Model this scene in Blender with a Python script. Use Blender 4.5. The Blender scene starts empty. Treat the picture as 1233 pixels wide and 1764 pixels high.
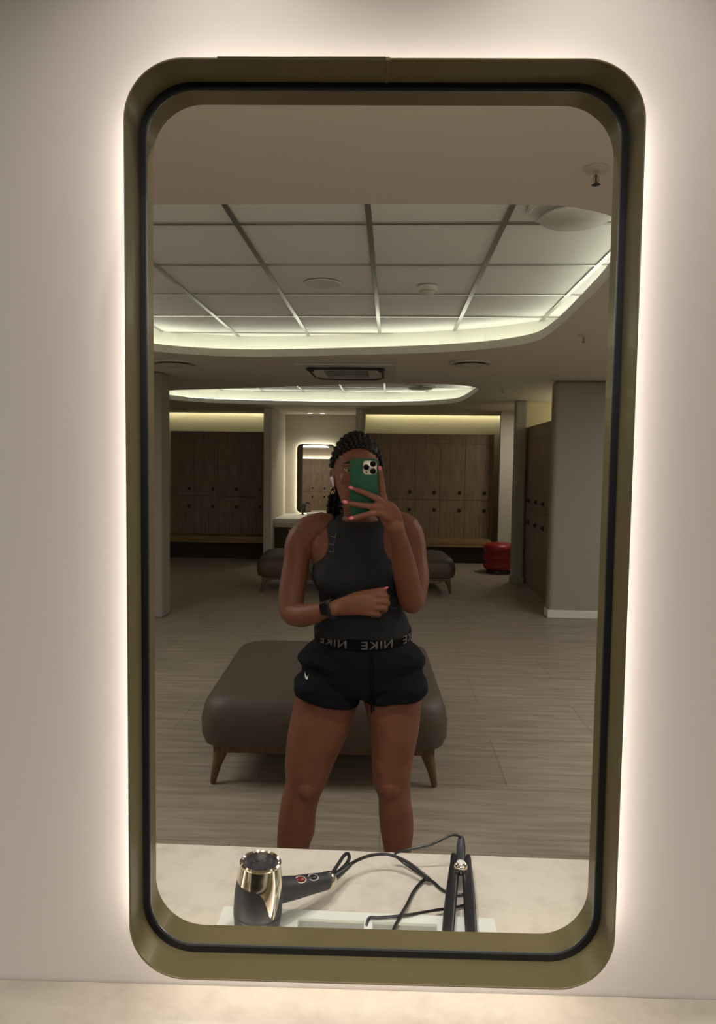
import bpy, bmesh, math, random
from mathutils import Vector, Matrix
from mathutils.geometry import tessellate_polygon
random.seed(7)
PI = math.pi
sc = bpy.context.scene
C = sc.collection

# ------------------------------------------------------------------ camera
def set_camera():
    yaw, pitch, roll = [math.radians(a) for a in (1.165, 3.675, 0.777)]
    f = Vector((-math.sin(yaw)*math.cos(pitch), math.cos(yaw)*math.cos(pitch), -math.sin(pitch)))
    r = Vector((math.cos(yaw), math.sin(yaw), 0)); u = r.cross(f)
    r2 = r*math.cos(roll) + u*math.sin(roll); u2 = -r*math.sin(roll) + u*math.cos(roll)
    cd = bpy.data.cameras.new('camera'); cam = bpy.data.objects.new('camera', cd); C.objects.link(cam)
    m = Matrix((r2, u2, -f)).transposed().to_4x4(); m.translation = Vector((0, -0.97, 1.52))
    cam.matrix_world = m
    cd.sensor_fit = 'HORIZONTAL'; cd.sensor_width = 36.0; cd.lens = 36.0*1235/1233
    cd.clip_start = 0.02; cd.clip_end = 60
    sc.camera = cam
set_camera()

# ------------------------------------------------------------------ light and exposure
sc.view_settings.view_transform = 'Standard'; sc.view_settings.look = 'None'
sc.view_settings.gamma = 1; sc.view_settings.use_curve_mapping = False
sc.view_settings.exposure = 0.0
w = bpy.data.worlds.new('world'); sc.world = w; w.use_nodes = True
w.node_tree.nodes['Background'].inputs[0].default_value = (1.0, 0.93, 0.82, 1)
w.node_tree.nodes['Background'].inputs[1].default_value = 0.0
try:
    sc.cycles.use_denoising = True; sc.cycles.max_bounces = 8; sc.cycles.diffuse_bounces = 4
    sc.cycles.sample_clamp_indirect = 6
except Exception: pass

WARM = (1.0, 0.97, 0.92); CREAM = (1.0, 0.95, 0.72); COVE = (0.93, 1.0, 0.86)
P_DOWN_FRONT = 9      # the downlights over the vanity, on the viewer's side
P_DOWN_BACK = 27.0       # the downlights over the counter in the mirror room
P_ROOM_FRONT = 70.0      # fill light added behind the viewer for ambient on the wall
E_HALO = 14.5           # led strip behind the mirror frame
E_HALO_IN = 6.0
E_COVE1, E_COVE2 = 8.5, 8.0
E_SLOT = 13.0
E_VANITY = 26.0
def spot(name, loc, power, col=WARM, size=100, blend=0.6, rad=0.02, rot=(0, 0, 0)):
    l = bpy.data.lights.new(name, 'SPOT'); l.energy = power; l.color = col
    l.spot_size = math.radians(size); l.spot_blend = blend; l.shadow_soft_size = rad
    o = bpy.data.objects.new(name, l); C.objects.link(o); o.location = loc; o.rotation_euler = rot
    return o
def area(name, loc, power, sx, sy, col=WARM, rot=(0, 0, 0)):
    l = bpy.data.lights.new(name, 'AREA'); l.energy = power; l.color = col; l.shape = 'RECTANGLE'; l.size = sx; l.size_y = sy
    o = bpy.data.objects.new(name, l); C.objects.link(o); o.location = loc; o.rotation_euler = rot
    return o
for x in (-0.20, 0.27):
    spot('vanity_downlight', (x, -0.20, 2.385), P_DOWN_FRONT, size=120, blend=1.0, rad=0.008)
    spot('vanity_downlight', (x, 0.22, 2.385), P_DOWN_BACK, size=88, blend=0.9, rad=0.012)
area('room_fill_light', (0, -2.6, 2.38), P_ROOM_FRONT, 2.5, 1.6)  # added fill, no known fitting: ambient for the mirror wall
area('side_fill_light', (3.2, 3.6, 2.38), 30, 1.2, 3.0, col=(1, 0.97, 0.92))  # side panels added out of view, left and right, to brighten the mirror room
area('near_fill_light', (2.5, 2.0, 2.38), 27, 1.2, 1.0, col=(1, 0.97, 0.92))  # pair of unseen fills added to lift the floor and ottoman near the mirror
area('near_fill_light', (-2.5, 2.0, 2.38), 26, 1.2, 1.0, col=(1, 0.97, 0.92))
area('side_fill_light', (-3.4, 3.2, 2.38), 11, 1.2, 3.0, col=(1, 0.97, 0.92))
area('nook_light', (2.3, 9.3, 2.38), 11, 0.3, 0.3, col=(1, 0.92, 0.78))

# ------------------------------------------------------------------ materials
def mat(name, col, rough=0.5, metal=0.0, emit=None, es=0.0, bump=None, var=None, coat=0, spec=0.5, sss=0):
    m = bpy.data.materials.new(name); m.use_nodes = True
    nt = m.node_tree; b = nt.nodes['Principled BSDF']
    b.inputs['Base Color'].default_value = (*col, 1); b.inputs['Roughness'].default_value = rough
    b.inputs['Metallic'].default_value = metal; b.inputs['Specular IOR Level'].default_value = spec
    if coat: b.inputs['Coat Weight'].default_value = coat
    if sss:
        b.inputs['Subsurface Weight'].default_value = sss; b.inputs['Subsurface Radius'].default_value = (0.5, 0.2, 0.1)
        b.inputs['Subsurface Scale'].default_value = 0.01
    if emit:
        b.inputs['Emission Color'].default_value = (*emit, 1); b.inputs['Emission Strength'].default_value = es
    N = nt.nodes.new; L = nt.links.new
    if var:      # (scale, other colour, stretch xyz, contrast lo, hi)
        tc = N('ShaderNodeTexCoord'); mp = N('ShaderNodeMapping'); mp.inputs['Scale'].default_value = var[2]
        nz = N('ShaderNodeTexNoise'); nz.inputs['Scale'].default_value = var[0]; nz.inputs['Detail'].default_value = 6
        nz.inputs['Roughness'].default_value = 0.6
        r = N('ShaderNodeValToRGB'); r.color_ramp.elements[0].position = var[3]; r.color_ramp.elements[1].position = var[4]
        r.color_ramp.elements[0].color = (*col, 1); r.color_ramp.elements[1].color = (*var[1], 1)
        L(tc.outputs['Object'], mp.inputs[0]); L(mp.outputs[0], nz.inputs[0]); L(nz.outputs[0], r.inputs[0]); L(r.outputs[0], b.inputs['Base Color'])
    if bump:     # (scale, strength, distance)
        tc = N('ShaderNodeTexCoord'); nz = N('ShaderNodeTexNoise'); nz.inputs['Scale'].default_value = bump[0]; nz.inputs['Detail'].default_value = 4
        bp = N('ShaderNodeBump'); bp.inputs['Strength'].default_value = bump[1]; bp.inputs['Distance'].default_value = bump[2]
        L(tc.outputs['Object'], nz.inputs[0]); L(nz.outputs[0], bp.inputs['Height']); L(bp.outputs[0], b.inputs['Normal'])
    return m
M = {}
M['wall'] = mat('painted_plaster', (0.68, 0.62, 0.57), 0.85, bump=(70, 0.18, 0.0015))
M['wall2'] = mat('grey_paint', (0.50, 0.46, 0.39), 0.8, bump=(60, 0.2, 0.002))
M['pillar'] = mat('warm_grey_paint', (0.33, 0.305, 0.26), 0.8, bump=(60, 0.2, 0.002))
M['white'] = mat('white_paint', (0.72, 0.70, 0.62), 0.7)
M['cream'] = mat('cream_paint', (0.74, 0.68, 0.46), 0.8)
M['ceil'] = mat('ceiling_paint', (0.70, 0.65, 0.56), 0.9)
M['tile'] = mat('ceiling_tile', (0.84, 0.82, 0.80), 0.9, bump=(300, 0.15, 0.001))
M['tbar'] = mat('tile_rail', (0.42, 0.41, 0.38), 0.28, 0.85)
M['brass'] = mat('olive_brass', (0.165, 0.133, 0.060), 0.36, 0.3, coat=0.15)
M['gasket'] = mat('black_gasket', (0.006, 0.006, 0.008), 0.4)
M['edge'] = mat('polished_glass_edge', (0.30, 0.32, 0.30), 0.2, 0.8)
M['halo'] = mat('led_strip_warm', (1, 1, 1), 0.5, emit=(1.0, 0.92, 0.86), es=E_HALO)
M['halo_in'] = mat('led_strip_inner', (1, 1, 1), 0.5, emit=(1.0, 0.87, 0.70), es=E_HALO_IN)
M['cove1'] = mat('cove_led', (1, 1, 1), 0.5, emit=COVE, es=E_COVE1)
M['cove2'] = mat('cove_led_far', (1, 1, 1), 0.5, emit=COVE, es=E_COVE2)
M['slot'] = mat('slot_led', (1, 1, 1), 0.5, emit=CREAM, es=E_SLOT)
M['vanled'] = mat('vanity_led', (1, 1, 1), 0.5, emit=CREAM, es=E_VANITY)
M['lens'] = mat('downlight_lens', (1, 1, 1), 0.5, emit=(1, 0.97, 0.85), es=14)
M['stone'] = mat('pale_stone', (0.60, 0.545, 0.455), 0.35, var=(28, (0.50, 0.45, 0.37), (1, 1, 1), 0.45, 0.75))
M['tray'] = mat('white_tray', (0.66, 0.68, 0.60), 0.3)
M['wellshade'] = mat('tray_well_shade', (0.27, 0.27, 0.235), 0.35)  # shade inside the wells put into a darker colour
M['taupe'] = mat('taupe_leather', (0.088, 0.066, 0.046), 0.55, bump=(180, 0.12, 0.001))
M['walnut'] = mat('walnut_wood', (0.16, 0.085, 0.04), 0.4, var=(9, (0.09, 0.045, 0.02), (6, 6, 0.6), 0.35, 0.7))
M['locker'] = mat('oak_laminate', (0.28, 0.19, 0.12), 0.5, var=(5, (0.15, 0.10, 0.065), (7, 7, 0.5), 0.40, 0.72))
M['seam'] = mat('shadow_gap', (0.02, 0.014, 0.01), 0.8)
M['oak'] = mat('oak_bench', (0.30, 0.19, 0.085), 0.45, var=(5, (0.22, 0.13, 0.055), (0.6, 7, 7), 0.40, 0.7))
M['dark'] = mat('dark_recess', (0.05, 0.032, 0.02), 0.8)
M['black'] = mat('black_plastic', (0.012, 0.012, 0.014), 0.35)
M['blackmatte'] = mat('soft_black', (0.022, 0.022, 0.025), 0.5)
M['plate'] = mat('number_plate', (0.30, 0.26, 0.2), 0.3, 0.5)
M['red'] = mat('red_vinyl', (0.27, 0.008, 0.007), 0.42)
M['skin'] = mat('deep_brown_skin', (0.215, 0.082, 0.043), 0.55, var=(14, (0.175, 0.066, 0.036), (1, 1, 1), 0.4, 0.7), sss=0.08, spec=0.35)
M['hair'] = mat('black_braids', (0.007, 0.006, 0.006), 0.55, spec=0.3)
M['tank'] = mat('charcoal_jersey', (0.021, 0.021, 0.0235), 0.85, bump=(400, 0.1, 0.001), spec=0.25)
M['shorts'] = mat('black_knit', (0.0065, 0.0070, 0.0105), 0.85, bump=(300, 0.1, 0.001), spec=0.15)
M['band'] = mat('black_elastic', (0.005, 0.005, 0.006), 0.9, spec=0.1)
M['letter'] = mat('grey_print', (0.12, 0.116, 0.108), 0.6)
M['faint'] = mat('faint_print', (0.075, 0.075, 0.07), 0.5)
M['green2'] = mat('faint_green_print', (0.05, 0.06, 0.042), 0.6)
M['logo'] = mat('white_print', (0.75, 0.73, 0.7), 0.5)
M['case'] = mat('green_silicone', (0.009, 0.085, 0.034), 0.5, spec=0.3)
M['module'] = mat('camera_plate', (0.62, 0.56, 0.44), 0.25, 0.2)
M['lensb'] = mat('lens_black', (0.006, 0.006, 0.008), 0.12)
M['nail'] = mat('pink_nail', (0.80, 0.16, 0.20), 0.25, coat=0.5)
M['bud'] = mat('white_plastic', (0.85, 0.83, 0.8), 0.3)
M['gold'] = mat('gold_metal', (0.75, 0.58, 0.30), 0.25, 1.0)
M['chrome'] = mat('warm_chrome', (0.72, 0.65, 0.54), 0.12, 1.0)
M['eyew'] = mat('eye_white', (0.45, 0.40, 0.36), 0.2)
M['iris'] = mat('dark_iris', (0.02, 0.01, 0.006), 0.15)
M['lip'] = mat('brown_lip', (0.17, 0.055, 0.045), 0.4)
M['plastic'] = mat('white_fitting', (0.60, 0.57, 0.52), 0.5)
M['grille'] = mat('dark_grille', (0.03, 0.03, 0.028), 0.6)
M['intake'] = mat('grey_mesh_metal', (0.33, 0.31, 0.28), 0.4, 0.6)
M['redbtn'] = mat('red_button', (0.16, 0.014, 0.01), 0.3)
M['mirror'] = mat('mirror_silver', (0.80, 0.78, 0.72), 0.0, 1.0)
def floor_mat():
    m = bpy.data.materials.new('stone_plank_floor'); m.use_nodes = True; nt = m.node_tree; N = nt.nodes.new; L = nt.links.new
    b = nt.nodes['Principled BSDF']; b.inputs['Roughness'].default_value = 0.42
    tc = N('ShaderNodeTexCoord')
    mp = N('ShaderNodeMapping'); mp.inputs['Scale'].default_value = (0.9, 11, 1)
    nz = N('ShaderNodeTexNoise'); nz.inputs['Scale'].default_value = 2.2; nz.inputs['Detail'].default_value = 8; nz.inputs['Roughness'].default_value = 0.65
    r = N('ShaderNodeValToRGB'); r.color_ramp.elements[0].position = 0.35; r.color_ramp.elements[1].position = 0.72
    r.color_ramp.elements[0].color = (0.29, 0.24, 0.175, 1); r.color_ramp.elements[1].color = (0.48, 0.415, 0.33, 1)
    L(tc.outputs['Object'], mp.inputs[0]); L(mp.outputs[0], nz.inputs[0]); L(nz.outputs[0], r.inputs[0])
    br = N('ShaderNodeTexBrick'); br.inputs['Scale'].default_value = 1.0; br.inputs['Brick Width'].default_value = 1.2; br.inputs['Row Height'].default_value = 0.6
    br.inputs['Mortar Size'].default_value = 0.004; br.offset = 0.5
    br.inputs['Color1'].default_value = (1, 1, 1, 1); br.inputs['Color2'].default_value = (0.93, 0.93, 0.93, 1); br.inputs['Mortar'].default_value = (0.74, 0.72, 0.7, 1)
    L(tc.outputs['Object'], br.inputs[0])
    mx = N('ShaderNodeMixRGB'); mx.blend_type = 'MULTIPLY'; mx.inputs[0].default_value = 1
    L(r.outputs[0], mx.inputs[1]); L(br.outputs[0], mx.inputs[2]); L(mx.outputs[0], b.inputs['Base Color'])
    return m
M['floor'] = floor_mat()

# ------------------------------------------------------------------ mesh helpers
class MB:
    def __init__(s): s.v = []; s.f = []; s.mi = []; s.cur = 0
    def add(s, vs, fs):
        k = len(s.v); s.v += [tuple(v) for v in vs]
        for f in fs: s.f.append([i+k for i in f]); s.mi.append(s.cur)
    def box(s, x0, x1, y0, y1, z0, z1):
        s.add([(x, y, z) for z in (z0, z1) for y in (y0, y1) for x in (x0, x1)],
              [(0, 2, 3, 1), (4, 5, 7, 6), (0, 1, 5, 4), (2, 6, 7, 3), (0, 4, 6, 2), (1, 3, 7, 5)]); return s
    def rings(s, R, cap=True, closed=False):
        n = len(R[0]); vs = [p for r in R for p in r]; fs = []
        m = len(R)
        for i in range(m if closed else m-1):
            a = i*n; b = ((i+1) % m)*n
            for j in range(n): k = (j+1) % n; fs.append((a+j, a+k, b+k, b+j))
        if cap and not closed: fs.append(tuple(range(n))[::-1]); fs.append(tuple(range((m-1)*n, m*n)))
        s.add(vs, fs); return s
    def lathe(s, prof, n=24, c=(0, 0, 0), axis='z', cap=True):
        R = []
        for r, h in prof:
            ring = []
            for j in range(n):
                a = 2*PI*j/n; x, y = r*math.cos(a), r*math.sin(a)
                ring.append({'z': (c[0]+x, c[1]+y, c[2]+h), 'y': (c[0]+x, c[1]+h, c[2]-y), 'x': (c[0]+h, c[1]+x, c[2]+y)}[axis])
            R.append(ring)
        return s.rings(R, cap)
    def tube(s, pts, rad, n=8, flat=None, cap=True, closed=False):
        P = [Vector(p[:3]) for p in pts]; m = len(P)
        rs = [p[3] if len(p) > 3 else rad for p in pts]
        up = None; R = []
        for i in range(m):
            t = (P[(i+1) % m]-P[i-1]) if closed else (P[min(i+1, m-1)]-P[max(i-1, 0)])
            t.normalize()
            if up is None: up = Vector((0, 0, 1)) if abs(t.z) < 0.9 else Vector((0, 1, 0))
            if flat is not None: up = Vector(flat)
            a = t.cross(up).normalized(); b = a.cross(t).normalized()
            if flat is None: up = b
            fl = 1.0 if flat is None else flat_ratio[0]
            R.append([P[i]+a*math.cos(2*PI*j/n)*rs[i]+b*math.sin(2*PI*j/n)*rs[i]*fl for j in range(n)])
        if cap and not closed:    # round ends
            def endr(ring, cc, d):
                return [cc+(p-cc)*0.6+d*0.75 for p in ring]
            t0 = (P[0]-P[1]).normalized()*rs[0]; t1 = (P[-1]-P[-2]).normalized()*rs[-1]
            R = [[P[0]+(p-P[0])*0.62+t0*0.72 for p in R[0]]]+R+[[P[-1]+(p-P[-1])*0.62+t1*0.72 for p in R[-1]]]
        return s.rings(R, cap, closed)
    def ell(s, c, r, nu=20, nv=12, rot=None):
        R = []
        for i in range(nv+1):
            t = PI*(0.02+0.96*i/nv)-PI/2
            ring = [Vector((r[0]*math.cos(t)*math.cos(2*PI*j/nu), r[1]*math.cos(t)*math.sin(2*PI*j/nu), r[2]*math.sin(t))) for j in range(nu)]
            if rot is not None: ring = [rot @ p for p in ring]
            R.append([Vector(c)+p for p in ring])
        return s.rings(R)
    def build(s, name, m, parent=None, smooth=True, bevel=0, seg=2, loc=None, rotz=0, sub=0):
        me = bpy.data.meshes.new(name); me.from_pydata([tuple(v) for v in s.v], [], s.f)
        ms = m if isinstance(m, (list, tuple)) else [m]
        for q in ms: me.materials.append(M[q] if isinstance(q, str) else q)
        for p, i in zip(me.polygons, s.mi): p.material_index = i
        bm = bmesh.new(); bm.from_mesh(me); bmesh.ops.recalc_face_normals(bm, faces=bm.faces[:]); bm.to_mesh(me); bm.free()
        me.update()
        if smooth:
            me.shade_smooth()
            me.set_sharp_from_angle(angle=math.radians(42))
        o = bpy.data.objects.new(name, me); C.objects.link(o)
        if parent: o.parent = parent
        if loc: o.location = loc
        o.rotation_euler = (0, 0, rotz)
        if bevel:
            b = o.modifiers.new('bevel', 'BEVEL'); b.width = bevel; b.segments = seg; b.limit_method = 'ANGLE'
        if sub:
            b = o.modifiers.new('sub', 'SUBSURF'); b.levels = sub; b.render_levels = sub
        return o
flat_ratio = [0.5]
def ease(pts, k=3):     # Catmull-Rom through points of any dimension
    out = []
    P = [tuple(p) for p in pts]; n = len(P)
    for i in range(n-1):
        a, b, c, d = P[max(i-1, 0)], P[i], P[i+1], P[min(i+2, n-1)]
        for j in range(k):
            t = j/k
            out.append(tuple(0.5*(2*b[q]+(c[q]-a[q])*t+(2*a[q]-5*b[q]+4*c[q]-d[q])*t*t+(3*b[q]-a[q]-3*c[q]+d[q])*t**3) for q in range(len(b))))
    out.append(P[-1]); return out
def easec(P, k=4):      # closed
    n = len(P); out = []
    for i in range(n):
        a, b, c, d = P[i-1], P[i], P[(i+1) % n], P[(i+2) % n]
        for j in range(k):
            t = j/k
            out.append(tuple(0.5*(2*b[q]+(c[q]-a[q])*t+(2*a[q]-5*b[q]+4*c[q]-d[q])*t*t+(3*b[q]-a[q]-3*c[q]+d[q])*t**3) for q in range(2)))
    return out
def offset(P, d):       # outward offset of a closed outline (counter-clockwise = outward to the right)
    n = len(P); area2 = sum(P[i-1][0]*P[i][1]-P[i][0]*P[i-1][1] for i in range(n)); sg = 1 if area2 > 0 else -1
    out = []
    for i in range(n):
        a = Vector(P[i-2 if n > 8 else i-1]); b = Vector(P[(i+2) % n]); t = (b-a).normalized()
        out.append((P[i][0]+sg*t.y*d, P[i][1]-sg*t.x*d))
    return out
def rrect(x0, x1, z0, z1, r, n=10):
    out = []
    for cx, cz, a0 in ((x1-r, z1-r, 0), (x0+r, z1-r, 90), (x0+r, z0+r, 180), (x1-r, z0+r, 270)):
        for k in range(n+1):
            a = math.radians(a0+90*k/n); out.append((cx+r*math.cos(a), cz+r*math.sin(a)))
    return out
def thing(name, label, cat, loc=(0, 0, 0), rotz=0, group=None):
    o = bpy.data.objects.new(name, None); C.objects.link(o); o.empty_display_size = 0.1
    o.location = loc; o.rotation_euler = (0, 0, rotz); o['label'] = label; o['category'] = cat
    if group: o['group'] = group
    return o
def tag(o, label, cat, group=None):
    o['label'] = label; o['category'] = cat
    if group: o['group'] = group
    return o
def struct(o, label=None, cat=None):
    o['kind'] = 'structure'
    if label: o['label'] = label
    if cat: o['category'] = cat
    return o
def copy_tree(o, parent=None):
    c = o.copy(); C.objects.link(c)
    if parent: c.parent = parent
    for ch in [x for x in kids.get(o.name, [])]: copy_tree(ch, c)
    return c
kids = {}
def index_kids():
    kids.clear()
    for o in bpy.data.objects:
        if o.parent: kids.setdefault(o.parent.name, []).append(o)
A0 = math.radians(-1.5)             # the room lies turned a little against the mirror wall
def rp(x, y, z=0.0):
    c, s = math.cos(A0), math.sin(A0); return (x*c-y*s, x*s+y*c, z)
def poly_face(mb, outer, holes, z):
    loops = [[Vector((p[0], p[1], 0)) for p in outer]]+[[Vector((p[0], p[1], 0)) for p in h] for h in holes]
    flat = [p for l in loops for p in l]
    tris = tessellate_polygon(loops)
    mb.add([(p.x, p.y, z) for p in flat], [tuple(t) for t in tris])
def ribbon(mb, P, z0, z1):
    n = len(P)
    mb.add([(p[0], p[1], z0) for p in P]+[(p[0], p[1], z1) for p in P], [(i, (i+1) % n, n+(i+1) % n, n+i) for i in range(n)])

# ------------------------------------------------------------------ structure
FR = (-0.3145, 0.3255, 0.832, 2.018)      # inner face of the mirror frame: x0, x1, z0, z1
def wall_with_hole():
    mb = MB()
    hole = rrect(FR[0]-0.003, FR[1]+0.003, FR[2]-0.003, FR[3]+0.003, 0.075)
    outer = [(-4.7, 0.0), (4.3, 0.0), (4.3, 2.62), (-4.7, 2.62)]
    loops = [[Vector((p[0], p[1], 0)) for p in outer], [Vector((p[0], p[1], 0)) for p in hole]]
    tris = tessellate_polygon(loops); flat = loops[0]+loops[1]
    for y in (0.02, 0.06): mb.add([(p.x, y, p.y) for p in flat], [tuple(t) for t in tris])
    for P in (outer, hole):
        n = len(P); mb.add([(p[0], 0.02, p[1]) for p in P]+[(p[0], 0.06, p[1]) for p in P], [(i, (i+1) % n, n+(i+1) % n, n+i) for i in range(n)])
    struct(mb.build('wall_front', 'wall', smooth=False), 'pale rough plastered wall around the lit mirror', 'wall')
wall_with_hole()
struct(MB().box(-4.9, 4.9, -3.2, 12.2, -0.1, 0).build('floor', 'floor', rotz=A0, smooth=False), 'beige striated stone-look plank floor', 'floor')
struct(MB().box(-4.7, 4.3, -3.6, 0.02, 2.4, 2.46).build('ceiling_front', 'ceil', smooth=False))

c1 = easec([(.43,1.5),(.68,1.53),(.90,1.72),(1.05,2.3),(1.11,3.0),(1.14,3.8),(1.08,4.17),(.81,4.46),(.42,4.65),(-.03,4.77),(-.69,4.91),(-1.09,4.95),(-1.54,4.84),(-1.9,4.55),(-2.1,4.0),(-2.15,2.9),(-2.0,2.0),(-1.7,1.62),(-1.3,1.52),(-.76,1.52),(0,1.5)], 4)
c2 = easec([(-2.51,7.75),(-1.8,7.48),(-1.15,7.23),(-.15,6.79),(.53,6.72),(.88,6.79),(1.14,7.08),(1.19,7.61),(1.17,8.5),(1.08,8.95),(.75,9.28),(.2,9.5),(-.38,9.60),(-1.1,9.6),(-1.75,9.52),(-2.4,9.36),(-2.8,8.93),(-2.85,8.2)], 4)
def ceiling():
    outer = [(-4.7, 0.06), (4.6, 0.06), rp(4.5, 11.38)[:2], rp(-4.8, 11.38)[:2]]
    mb = MB()
    poly_face(mb, outer, [c1, c2], 2.4); poly_face(mb, outer, [c1, c2], 2.46)
    for P in (outer, c1, c2): ribbon(mb, P, 2.4, 2.46)
    struct(mb.build('ceiling', 'ceil', smooth=False), 'plain beige lowered ceiling with two rounded lit coffers', 'ceiling')
    for k, P in enumerate((c1, c2)):
        mb = MB(); Q = offset(P, 0.30); ribbon(mb, Q, 2.455, 2.64)
        struct(mb.build('trim_%d' % (k+1), 'white', smooth=False))
        Q = offset(P, 0.19)
        mb = MB(); mb.tube([(p[0], p[1], 2.472) for p in Q], 0.009, n=6, closed=True)
        tag(mb.build('cove_light_strip', 'cove1' if k == 0 else 'cove2', smooth=False),
            ('greenish white strip light around the large near ceiling coffer', 'greenish white strip light around the farther ceiling coffer')[k], 'light', 'cove lights of the ceiling coffers')
    # tiled ceiling above: one board with its rails
    mb = MB(); mb.box(-4.9, 4.6, 0.0, 11.9, 2.62, 2.66); mb.cur = 1
    x = -0.095-0.605*7
    while x < 4.5: mb.box(x-0.013, x+0.013, 0.0, 11.9, 2.612, 2.6195); x += 0.605
    y = 2.35-0.675*3
    while y < 11.8: mb.box(-4.9, 4.6, y-0.012, y+0.012, 2.6125, 2.6196); y += 0.675
    struct(mb.build('ceiling_tiles', ['tile', 'tbar'], smooth=False, rotz=A0), 'suspended tile ceiling with rails inside the lit coffers', 'ceiling')
ceiling()
def sbox(name, m, x0, x1, y0, y1, z0, z1, label=None, bevel=0.0, cat='wall'):
    return struct(MB().box(x0, x1, y0, y1, z0, z1).build(name, m, smooth=False, rotz=A0, bevel=bevel, seg=4), label, cat if label else None)
sbox('wall_back_left', 'cream', -4.8, -1.90, 11.5, 11.62, 0, 2.61, 'cream wall lit by a slot above the far left lockers')
sbox('wall_back_right', 'cream', -0.49, 2.45, 11.5, 11.62, 0, 2.61, 'cream wall lit by a slot above the far right lockers')
sbox('wall_alcove', 'wall2', -1.90, -0.49, 11.5, 11.62, 0, 2.61, 'grey-beige wall of the vanity alcove')
sbox('wall_left', 'wall2', -4.8, -4.7, 0.25, 11.5, 0, 2.61)
sbox('wall_right', 'wall2', 4.3, 4.4, -0.0, 8.8, 0, 2.61)
sbox('wall_alcove_left', 'wall2', -1.96, -1.834, 10.05, 11.498, 0, 2.399, 'grey partition at the left side of the vanity alcove', bevel=0.012)
sbox('wall_alcove_right', 'wall2', -0.54, -0.44, 10.05, 11.498, 0, 2.399, 'grey partition at the right side of the vanity alcove', bevel=0.012)
sbox('trim_9', 'ceil', -1.834, -0.54, 11.37, 11.499, 2.4, 2.46)
sbox('wall_pier', 'pillar', 1.62, 1.775, 8.5, 8.64, 0, 2.399, 'grey pier standing beside the red pouf', bevel=0.03)
sbox('wall_nook', 'wall2', 1.70, 3.3, 10.3, 10.4, 0, 2.399, 'lit grey wall behind the red pouf')
sbox('wall_side_bay', 'cream', 1.78, 4.3, 8.80, 8.9, 0, 2.61, 'cream wall above the side locker bank')
sbox('wall_bay_back', 'cream', 2.42, 2.50, 6.6, 8.8, 0, 2.61)
sbox('wall_right_pillar', 'pillar', 1.635, 3.4, 6.33, 6.50, 0, 2.399, 'broad grey pillar with white baseboard at the right', bevel=0.05)
sbox('wall_left_pillar', 'pillar', -2.75, -2.205, 5.9, 6.16, 0, 2.399, 'narrow grey pillar at the left edge of the mirror', bevel=0.02)
sbox('baseboard_right', 'white', 1.625, 3.4, 6.318, 6.51, 0, 0.085, 'white baseboard of the right pillar', bevel=0.012, cat='baseboard')
sbox('baseboard_pier', 'pillar', 1.612, 1.78, 8.49, 8.65, 0, 0.085, bevel=0.008)
sbox('trim_3', 'wall2', -0.02+2.0, 2.42, 6.95, 6.99, 0, 2.04)
# slot lights above the cream walls
def strip(name, x0, x1, y0, y1, z0, z1, m, label):
    tag(MB().box(x0, x1, y0, y1, z0, z1).build(name, m, smooth=False, rotz=A0), label, 'light', 'slot lights above the lockers')
strip('slot_light', -4.6, -1.97, 11.405, 11.42, 2.47, 2.485, 'slot', 'warm slot light above the far left lockers')
strip('slot_light', -0.43, 2.3, 11.405, 11.42, 2.47, 2.485, 'slot', 'warm slot light above the far right lockers')
tag(MB().box(-3.4, -1.08, 0.10, 0.115, 2.10, 2.112).build('slot_light', 'slot', smooth=False), 'warm strip light above the lockers seen in the far mirror', 'light', 'slot lights above the lockers')
strip('slot_light', 2.36, 2.38, 6.7, 8.6, 2.10, 2.115, 'slot', 'warm strip light on top of the side locker bank')

# ------------------------------------------------------------------ the mirror
def mirror():
    t = thing('mirror', 'tall rounded mirror in a deep olive metal frame with light behind it', 'mirror', (0, 0, 0))
    def band(yA, yB, a, b, r):       # a hollow band: inner outline inset a, outer outline outset b
        P = rrect(FR[0]+a, FR[1]-a, FR[2]+a, FR[3]-a, r-a, 14); Q = rrect(FR[0]-b, FR[1]+b, FR[2]-b, FR[3]+b, r+b, 14)
        n = len(P); mb = MB()
        vs = [(p[0], yA, p[1]) for p in P]+[(p[0], yB, p[1]) for p in P]+[(p[0], yB, p[1]) for p in Q]+[(p[0], yA, p[1]) for p in Q]
        fs = []
        for i in range(n):
            k = (i+1) % n
            for q in range(4): fs.append((q*n+i, q*n+k, ((q+1) % 4)*n+k, ((q+1) % 4)*n+i))
        mb.add(vs, fs); return mb
    band(-0.056, -0.002, 0.0, 0.0025, 0.072).build('frame', 'brass', t, bevel=0.0007)
    g = band(-0.004, 0.0, 0.0085, 0.0, 0.072).build('gasket', 'gasket', t)
    e = band(-0.0012, 0.0008, 0.0098, -0.0086, 0.072).build('glass_edge', 'edge', t)
    i = band(0.002, 0.056, 0.0, 0.0025, 0.072).build('frame_reflection', 'brass', t)  # reflection of the frame, built as a second band behind the mirror plane
    for y, m, n in ((0.0, 'halo', 'light_strip'), (0.075, 'halo_in', 'light_strip')):
        g_ = 0.009 if y == 0.0 else 0.035; Q = rrect(FR[0]-g_, FR[1]+g_, FR[2]-g_, FR[3]+g_, 0.08+g_/2, 12)
        mb = MB(); mb.tube([(p[0], y, p[1]) for p in Q], 0.004, n=6, closed=True); mb.build(n, m, t, smooth=False)
    mb = MB(); mb.box(0.008, 0.013, -0.0565, -0.004, FR[3]-0.0012, FR[3]+0.0035); mb.box(-0.20, 0.008, -0.0568, -0.052, FR[3]+0.002, FR[3]+0.0036)
    mb.build('frame_joint', 'brass', t, bevel=0.0006)
mirror()

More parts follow.
